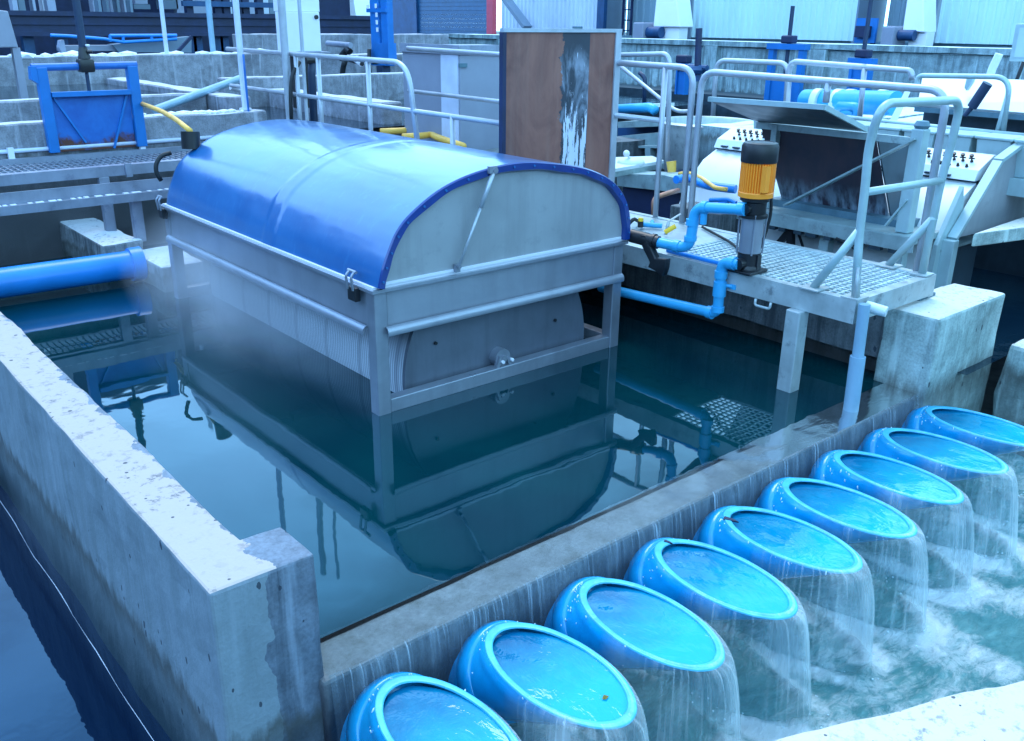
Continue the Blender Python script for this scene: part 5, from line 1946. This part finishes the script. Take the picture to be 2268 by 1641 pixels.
MB().prism([at(1460, 515, x=6.25, crop=C4), at(1505, 510, x=6.25, crop=C4), at(1490, 570, x=6.25, crop=C4), at(1450, 630, x=6.25, crop=C4), at(1437, 610, x=6.25, crop=C4)], (.05, 0, 0)).build('hood_bracket', M['rail_cyan'], oc)
t = rail_thing('thin tube rail standing over the white raised hood', [at(1110, 640, x=5.8, crop=C4), at(1105, 525, x=5.8, crop=C4), at(1760, 535, x=5.8, crop=C4), at(1700, 960, x=5.8, crop=C4)], [(at(1745, 640, x=5.8, crop=C4), at(1640, 1010, x=5.8, crop=C4))], [], .14, 'rail_cyan', .022)

# control panel on its stand
cp = thing('control_panel', 'pale control panel with a black cable at the tank edge', 'control panel', at(1800, 560, x=8.0, crop=C4))
a, b_ = at(1745, 425, x=8.0, crop=C4), at(1950, 165, x=8.0, crop=C4)
y0, y1 = sorted((a.y, b_.y))
MB().box(8.0, 8.15, y0, y1, a.z, b_.z).bevel(.01).build('panel_case', M['rail_cyan'], cp)
MB().box(7.99, 7.999, y0 + .03, y1 - .05, a.z + .04, b_.z - .04).build('panel_door', M['clad'], cp)
MB().tube([(8.05, y1 - .12, .3), (8.05, y1 - .12, a.z)], .02, 8).build('stand', M['rail_cyan'], cp, 60)
MB().tube([at(1850, 430, x=7.95, crop=C4), at(1800, 560, x=7.95, crop=C4), at(1755, 650, x=7.95, crop=C4)], .02, 8, .1).build('cable', M['rubber'], cp, 180)
# slab bench and dark undercroft on the far right
sbn = thing('slab_bench', 'pale concrete slab bench on a pier past the white machine', 'bench', (5.2, -1.5, .06))
b = MB().prism([at(1500, 1625, z=.74, crop=C4), at(1690, 1560, z=.74, crop=C4), (6.6, -1.25, .74), (6.6, -2.6, .74), (5.2, -1.62, .74)], (0, 0, -.10))
b.bevel(.01).build('bench_slab', M['conc_block'], sbn)
MB().box(5.5, 5.9, -1.85, -1.45, .06, .638).build('bench_pier', M['conc_dark'], sbn)

# ------------------------------------------------------------------ mid ground between plate and hopper: troughs, vat, pipes
dx_ = 5.2


def dp(u, v, x=dx_):
    return at(u, v, x=x, crop=CD)


sr = thing('stair_rail', 'sloping thin white rail between the rusty plate and two bent tube rails', 'handrail', dp(850, 850))
MB().tube([dp(165, 285), dp(720, 740), dp(860, 845), dp(1045, 840)], .020, 10, .08).build('sloping_tube', M['rail'], sr, 180)
rail_thing('shorter far tube rail with squared corner just past the edge of the rusty plate', [dp(60, 158, 4.6), dp(770, 140, 4.6), dp(745, 1640, 4.6)], [], [], .10)
tw = thing('sheet_trough', 'pale sheet trough with blue liner behind the sloping thin white rail', 'trough', dp(400, 1000, 6.6))
MB().prism([dp(140, 770, 6.6), dp(640, 750, 6.6), dp(640, 790, 6.6), dp(140, 800, 6.6)], (.3, 0, 0)).build('trough_rim', M['white'], tw)
MB().tube([dp(150, 815, 6.5), dp(540, 795, 6.5), dp(600, 840, 6.5)], .06, 12, .15).build('liner_pipe', M['pvc'], tw, 180)
b = MB().prism([dp(140, 970, 6.0), dp(1040, 930, 6.0), dp(1040, 1010, 6.0), dp(140, 1045, 6.0)], (.4, 0, 0))
b.build('trough_beam', M['brace'], tw)
b = MB().prism([dp(140, 1045, 6.3), dp(1040, 1012, 6.3), dp(1040, 1150, 6.3), dp(140, 1150, 6.3)], (.1, 0, 0))
b.build('trough_back', M['navy_mid'], tw)
b = MB().prism([dp(140, 1145, 5.6), dp(640, 1100, 5.6), dp(720, 1150, 5.6), dp(720, 1260, 5.6), dp(140, 1260, 5.6)], (.3, 0, 0))
b.build('trough_lip', M['brace'], tw)
b = MB().prism([dp(140, 1262, 5.5), dp(720, 1262, 5.5), dp(720, 1290, 5.5), dp(140, 1290, 5.5)], (.1, 0, 0)).prism([dp(470, 1290, 5.5), dp(535, 1290, 5.5), dp(535, 1420, 5.5), dp(470, 1420, 5.5)], (.1, 0, 0))
b.build('frame_bar', M['rail_cyan'], tw)
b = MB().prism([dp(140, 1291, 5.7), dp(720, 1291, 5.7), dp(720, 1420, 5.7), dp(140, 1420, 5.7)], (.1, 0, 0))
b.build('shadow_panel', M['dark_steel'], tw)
wt = thing('work_tray', 'white sink tray with lever taps beside the steel edge of the rusty plate', 'tray', dp(400, 1540, 4.4))
tz_ = dp(400, 1480, 4.4).z
pz = [at(u, v, z=tz_, crop=CD) for u, v in ((110, 1540), (700, 1440), (560, 1385), (110, 1400))]
MB().prism(pz, (0, 0, -.03)).build('tray_top', M['white'], wt)
b = MB().prism([q_ + V((-.004, -.004, -.0302)) for q_ in (pz[0], pz[1])] + [q_ + V((.03, .03, -.0302)) for q_ in (pz[1], pz[0])], (0, 0, -.05))
b.build('tray_edge', M['brace'], wt)
q_ = at(300, 1440, z=tz_, crop=CD)
b = MB()
bmesh.ops.create_uvsphere(b.bm, u_segments=16, v_segments=8, radius=1, matrix=Matrix.Translation(at(300, 1470, z=tz_, crop=CD)) @ Matrix.Diagonal((.14, .14, .06, 1)))
b.build('tray_dome', M['white'], wt, 180)
q0_, q1_ = at(330, 1480, z=tz_, crop=CD), at(245, 1355, z=tz_ + .10, crop=CD)
b = MB().tube([q0_, q1_], .012, 8)
bmesh.ops.create_icosphere(b.bm, subdivisions=2, radius=.034, matrix=Matrix.Translation(q1_))
b.build('lever_tap', M['white_violet'], wt, 60)
MB().box(4.3, 5.3, .35, 2.2, .06, tz_ - .14).build('tray_stand', M['navy'], wt)
b = MB().prism([dp(130, 1600, 4.2), dp(700, 1620, 4.2), dp(1100, 1720, 4.2), dp(1500, 1800, 4.2), dp(1500, 1900, 4.2), dp(130, 1750, 4.2)], (.3, 0, 0))
one(b, 'support_beam', M['brace'], 'weathered grey support beam level with the crown of the blue cover, past the rusty plate', 'beam')
# orange grip and hoses near the vat
one(MB().tube([dp(790, 1450, 4.5), dp(800, 1590, 4.5)], [.05, .04], 12), 'orange_grip', M['hose'], 'small upright orange hose end on a grey post by the round vat', 'hose', None, 60)
one(MB().tube([at(545, 415, z=.80, crop=CR), at(640, 400, z=.80, crop=CR), at(790, 465, z=.80, crop=CR), at(1010, 490, z=.80, crop=CR)], .038, 12, .2), 'blue_hose', M['pvc_deep'], 'blue pipe lying under the orange hose beside the white machine', 'hose', None, 60)
one(MB().tube([at(570, 370, z=.84, crop=CR), at(640, 362, z=.84, crop=CR), at(740, 400, z=.84, crop=CR), at(850, 480, z=.84, crop=CR), at(940, 492, z=.84, crop=CR)], .018, 10, .15), 'orange_hose', M['hose'], 'thin orange hose looping over the blue pipe', 'hose', None, 180)
cpz = [at(370, 740, x=3.5, crop=CR), at(368, 560, x=3.5, crop=CR), at(500, 515, x=3.7, crop=CR), at(560, 500, x=3.9, crop=CR)]
one(MB().tube(cpz, .022, 10, .06), 'copper_pipe', paint('copper pipe', (.42, .20, .13), .4, met=.4), 'bent copper coloured pipe rising behind the deck plate', 'pipe', None, 180)
# round vat
vt = thing('round_vat', 'round grey vat with a rolled rim behind the twin bent tube rails', 'vat', (5.55, 1.75, .3))
cc = at(1080, 1250, x=5.5, crop=CD)
rad = .52
zt2 = at(1080, 1040, x=5.2, crop=CD).z
MB().lathe([(rad * .62, .45), (rad * .9, .62), (rad, zt2 - .06), (rad * 1.06, zt2), (rad * 1.0, zt2 + .02), (rad * .94, zt2), (rad * .92, zt2 - .2), (.001, zt2 - .22)], (cc.x + .25, cc.y + .05, 0)).build('vat_wall', M['galv'], vt, 60)
MB().lathe([(.001, 0), (rad * .9, 0), (rad * .9, .01), (.001, .011)], (cc.x + .25, cc.y + .05, zt2 - .15)).build('vat_water', M['tank'], vt)
for a_ in (0, 2.1, 4.2):
    MB().tube([(cc.x + .25 + .28 * math.cos(a_), cc.y + .05 + .28 * math.sin(a_), .06), (cc.x + .25 + .28 * math.cos(a_), cc.y + .05 + .28 * math.sin(a_), .5)], .03, 8).build('leg', M['galv'], vt, 60)
one(MB().tube([at(810, 575, x=3.6, crop=CR), at(960, 570, x=3.6, crop=CR), at(1010, 600, x=3.6, crop=CR)], .02, 10, .05).tube([at(880, 640, x=3.6, crop=CR), at(880, 600, x=3.6, crop=CR), at(950, 590, x=3.6, crop=CR)], .018, 10, .04), 'hose_tap', M['pvc_deep'], 'small blue hose tap just behind the pump column', 'tap', None, 60)

# ------------------------------------------------------------------ far blue sluice gates on the channel wall
def far_gate(label, x, u0, u1, v0, v1, crop, stem_top, leaf_v):
    a, b_ = at(u0, v0, x=x, crop=crop), at(u1, v1, x=x, crop=crop)
    y0, y1 = sorted((a.y, at(u1, v0, x=x, crop=crop).y))
    zt_, zb2 = a.z, b_.z
    t = thing('sluice_gate', label, 'sluice gate', (x, (y0 + y1) / 2, zb2), 'blue sluice gates on the far channel')
    w_ = (y1 - y0) * .14
    MB().box(x, x + .1, y0, y0 + w_, zb2, zt_).build('frame_post', M['gate_bright'], t)
    MB().box(x, x + .1, y1 - w_, y1, zb2, zt_).build('frame_post', M['gate_bright'], t)
    MB().box(x - .02, x + .12, y0 - .03, y1 + .03, zt_ + .001, zt_ + .08).build('top_bar', M['gate_bright'], t)
    lz = at(u0, leaf_v, x=x, crop=crop).z
    MB().box(x + .03, x + .06, y0 + w_ + .002, y1 - w_ - .002, zb2, lz).build('leaf', M['gate_bright'], t)
    ym = (y0 + y1) / 2
    sz = at(u0, stem_top, x=x, crop=crop).z
    MB().tube([(x + .05, ym, lz), (x + .05, ym, sz)], .03, 8).build('lifting_stem', M['pole_dark'], t, 60)
    MB().cbox((x + .05, ym, zt_ + .14), .14, .2, .11).bevel(.02).build('gearbox', M['navy'], t)
    return t


far_gate('blue open framed sluice gate in front of the streaked teal channel wall', 9.6, 1775, 2010, 330, 700, C3, 40, 535)
far_gate('second blue sluice gate on the teal channel wall, nearer the white raised hood', 9.6, 640, 785, 445, 660, C4, 0, 470)
far_gate('narrow blue sluice gate half hidden behind two bent tube rails', 8.2, 1150, 1215, 465, 640, C3, 380, 480)
hwx = 8.0
hw = thing('valve_stem', 'black valve stem with a lumpy handwheel behind the twin bent tube rails', 'valve', at(1295, 500, x=hwx, crop=C3))
MB().tube([at(1305, 190, x=hwx, crop=C3), at(1295, 450, x=hwx, crop=C3)], .045, 10).build('stem', M['navy'], hw, 60)
b = MB()
cw = at(1293, 470, x=hwx, crop=C3)
b.lathe([(.001, -.05), (.10, -.05), (.13, 0), (.10, .05), (.001, .05)], cw, (0, 0, 1), 16).tube([cw + V((0, -.17, .03)), cw + V((0, .17, .03))], .04, 8).tube([cw + V((0, 0, 0)), cw + V((0, .0, -.15))], .06, 8)
b.build('handwheel', M['navy_mid'], hw, 40)
one(MB().tube([at(905, 490, x=7.4, crop=C3), at(940, 520, x=7.4, crop=C3), at(935, 740, x=7.4, crop=C3)], .03, 8, .05), 'dark_rod', M['pole_dark'], 'thin dark rod standing in front of the streaked channel wall', 'rod', None, 180)
# big blue pipe with branches
pbx = 7.2
bg = thing('blue_pipe', 'big light blue pipe with small elbows behind the open lid', 'pipe', at(700, 800, x=pbx, crop=C4))
MB().tube([at(330, 700, x=pbx + .3, crop=C4), at(960, 720, x=pbx, crop=C4)], .13, 20).build('pipe_barrel', M['pvc'], bg, 40)
MB().tube([at(560, 740, x=pbx - .3, crop=C4), at(700, 745, x=pbx - .3, crop=C4), at(690, 830, x=pbx - .3, crop=C4)], .05, 12, .1).tube([at(580, 790, x=pbx - .3, crop=C4), at(650, 780, x=pbx - .3, crop=C4), at(650, 840, x=pbx - .3, crop=C4)], .04, 12, .08).build('branch_elbow', M['pvc'], bg, 180)
for u in (420, 560, 640, 860):
    q_ = at(u, 705 + (u - 330) * .03, x=pbx + .2, crop=C4)
    MB().tube([q_ + V((0, .04, 0)), q_ + V((0, -.04, 0))], .15, 20).build('pipe_collar', M['white'], bg, 40)
# distant rails
rx = 6.8
rail_thing('distant tube rail in front of the streaked teal channel wall', [at(1395, 820, x=rx, crop=C3), at(1425, 405, x=rx, crop=C3), at(1910, 425, x=rx, crop=C3), at(1890, 690, x=rx, crop=C3)], [], [], .14, 'rail', .03)
rail_thing('distant tube rail ending at the white raised hood', [at(205, 720, x=6.6, crop=C4), at(225, 425, x=6.6, crop=C4), at(1070, 492, x=6.6, crop=C4), at(1070, 560, x=6.6, crop=C4)], [(at(745, 445, x=6.6, crop=C4), at(705, 860, x=6.6, crop=C4))], [], .10, 'rail', .03)
rail_thing('low tube rail in front of the pale tubs', [at(600, 815, x=5.75, crop=C4), at(1110, 870, x=5.75, crop=C4), at(1852, 945, x=5.75, crop=C4)], [], [], .1, 'rail_cyan', .022)
b = MB().box(5.3, 9.5, 1.4, 2.1, .06, 1.12).box(6.9, 9.5, -3, 1.39, .06, 1.1)
b.rough(.3, .02, 1.5, 60)
one(b, 'tank_wall', M['conc_cyan'], 'pale streaked concrete tank wall under the big light blue pipe', 'wall')
wq = at(1625, 490, x=8.5, crop=C4)
one(MB().tube([at(1680, 375, x=8.5, crop=C4), wq, (wq.x, wq.y, .1)], .045, 10, .05), 'white_pipe', M['white'], 'bent white pipe rising before the channel wall near the pale control panel', 'pipe', None, 60)
# ------------------------------------------------------------------ light
SUN_EL, SUN_AZ = R(62), R(30)
w = bpy.data.worlds.new("World")
SC.world = w
w.use_nodes = True
nt = w.node_tree
nt.nodes.clear()
out = nt.nodes.new("ShaderNodeOutputWorld")
bg = nt.nodes.new("ShaderNodeBackground")
sky = nt.nodes.new("ShaderNodeTexSky")
sky.sky_type = 'NISHITA'
sky.sun_disc = False
sky.sun_elevation = SUN_EL
sky.sun_rotation = SUN_AZ
sky.air_density = 1.0
sky.dust_density = 1.0
sky.ozone_density = 2.0
tc = nt.nodes.new("ShaderNodeTexCoord")
mp = nt.nodes.new("ShaderNodeMapping")
mp.inputs["Scale"].default_value = (1, 1, 2.2)
nz = nt.nodes.new("ShaderNodeTexNoise")
nz.inputs["Scale"].default_value = 2.3
nz.inputs["Detail"].default_value = 7
nz.inputs["Roughness"].default_value = .58
nz.inputs["Distortion"].default_value = .4
rp_ = nt.nodes.new("ShaderNodeValToRGB")
rp_.color_ramp.elements[0].position = .26
rp_.color_ramp.elements[1].position = .60
mx = nt.nodes.new("ShaderNodeMix")
mx.data_type = 'RGBA'
CLOUD = (8.5, 14.0, 22.0, 1)
mx.inputs[7].default_value = CLOUD
# the cloud is violet on one side of the sky and greenish blue on the other
dotn = nt.nodes.new("ShaderNodeVectorMath")
dotn.operation = 'DOT_PRODUCT'
dotn.inputs[1].default_value = (.761, -.648, 0)
nt.links.new(tc.outputs["Generated"], dotn.inputs[0])
mr_ = nt.nodes.new("ShaderNodeMapRange")
mr_.inputs[1].default_value = -.7
mr_.inputs[2].default_value = .7
nt.links.new(dotn.outputs["Value"], mr_.inputs[0])
tint = nt.nodes.new("ShaderNodeMix")
tint.data_type = 'RGBA'
tint.inputs[6].default_value = (6.6, 13.4, 24.0, 1)
tint.inputs[7].default_value = (7.0, 14.9, 21.5, 1)
nt.links.new(mr_.outputs[0], tint.inputs[0])
nt.links.new(tint.outputs[2], mx.inputs[7])
nt.links.new(tc.outputs["Generated"], mp.inputs[0])
nt.links.new(mp.outputs[0], nz.inputs["Vector"])
nt.links.new(nz.outputs["Fac"], rp_.inputs[0])
# cloud closes in towards the horizon and is brighter there
sz = nt.nodes.new("ShaderNodeSeparateXYZ")
nt.links.new(tc.outputs["Generated"], sz.inputs[0])


def mth(op, a, b=0.0, clamp=False):
    nd = nt.nodes.new("ShaderNodeMath")
    nd.operation = op
    nd.use_clamp = clamp
    for i_, v_ in enumerate((a, b)):
        if hasattr(v_, "links"):
            nt.links.new(v_, nd.inputs[i_])
        else:
            nd.inputs[i_].default_value = v_
    return nd.outputs[0]


low = mth('SUBTRACT', 1.0, mth('MAXIMUM', sz.outputs[2], 0.0))
low2 = mth('MULTIPLY', low, low)
nt.links.new(mth('ADD', rp_.outputs[0], mth('MULTIPLY', low2, 1.1), True), mx.inputs[0])
nt.links.new(sky.outputs[0], mx.inputs[6])
gain = mth('ADD', .82, mth('ADD', mth('MULTIPLY', low2, .75), mth('MULTIPLY', mth('SUBTRACT', nz.outputs["Fac"], .5), 1.1)))
vs_ = nt.nodes.new("ShaderNodeVectorMath")
vs_.operation = 'SCALE'
nt.links.new(mx.outputs[2], vs_.inputs[0])
nt.links.new(gain, vs_.inputs["Scale"])
nt.links.new(vs_.outputs[0], bg.inputs[0])
bg.inputs[1].default_value = .15
nt.links.new(bg.outputs[0], out.inputs[0])

sl = bpy.data.lights.new("sun", 'SUN')
sl.energy = 1.5
sl.angle = R(32)
sl.color = (1.0, .95, .88)
so = bpy.data.objects.new("sun", sl)
COL.objects.link(so)
d = V((math.sin(SUN_AZ) * math.cos(SUN_EL), math.cos(SUN_AZ) * math.cos(SUN_EL), math.sin(SUN_EL)))
so.rotation_euler = (-d).to_track_quat('-Z', 'Y').to_euler()

SC.view_settings.view_transform = 'Standard'
SC.view_settings.look = 'None'
SC.view_settings.exposure = .24
SC.view_settings.gamma = 1.0
SC.render.engine = 'CYCLES'
SC.cycles.use_denoising = True
SC.cycles.max_bounces = 8
SC.cycles.transparent_max_bounces = 16
SC.cycles.volume_bounces = 1
SC.cycles.volume_step_rate = 3.0
SC.cycles.sample_clamp_indirect = 6.0
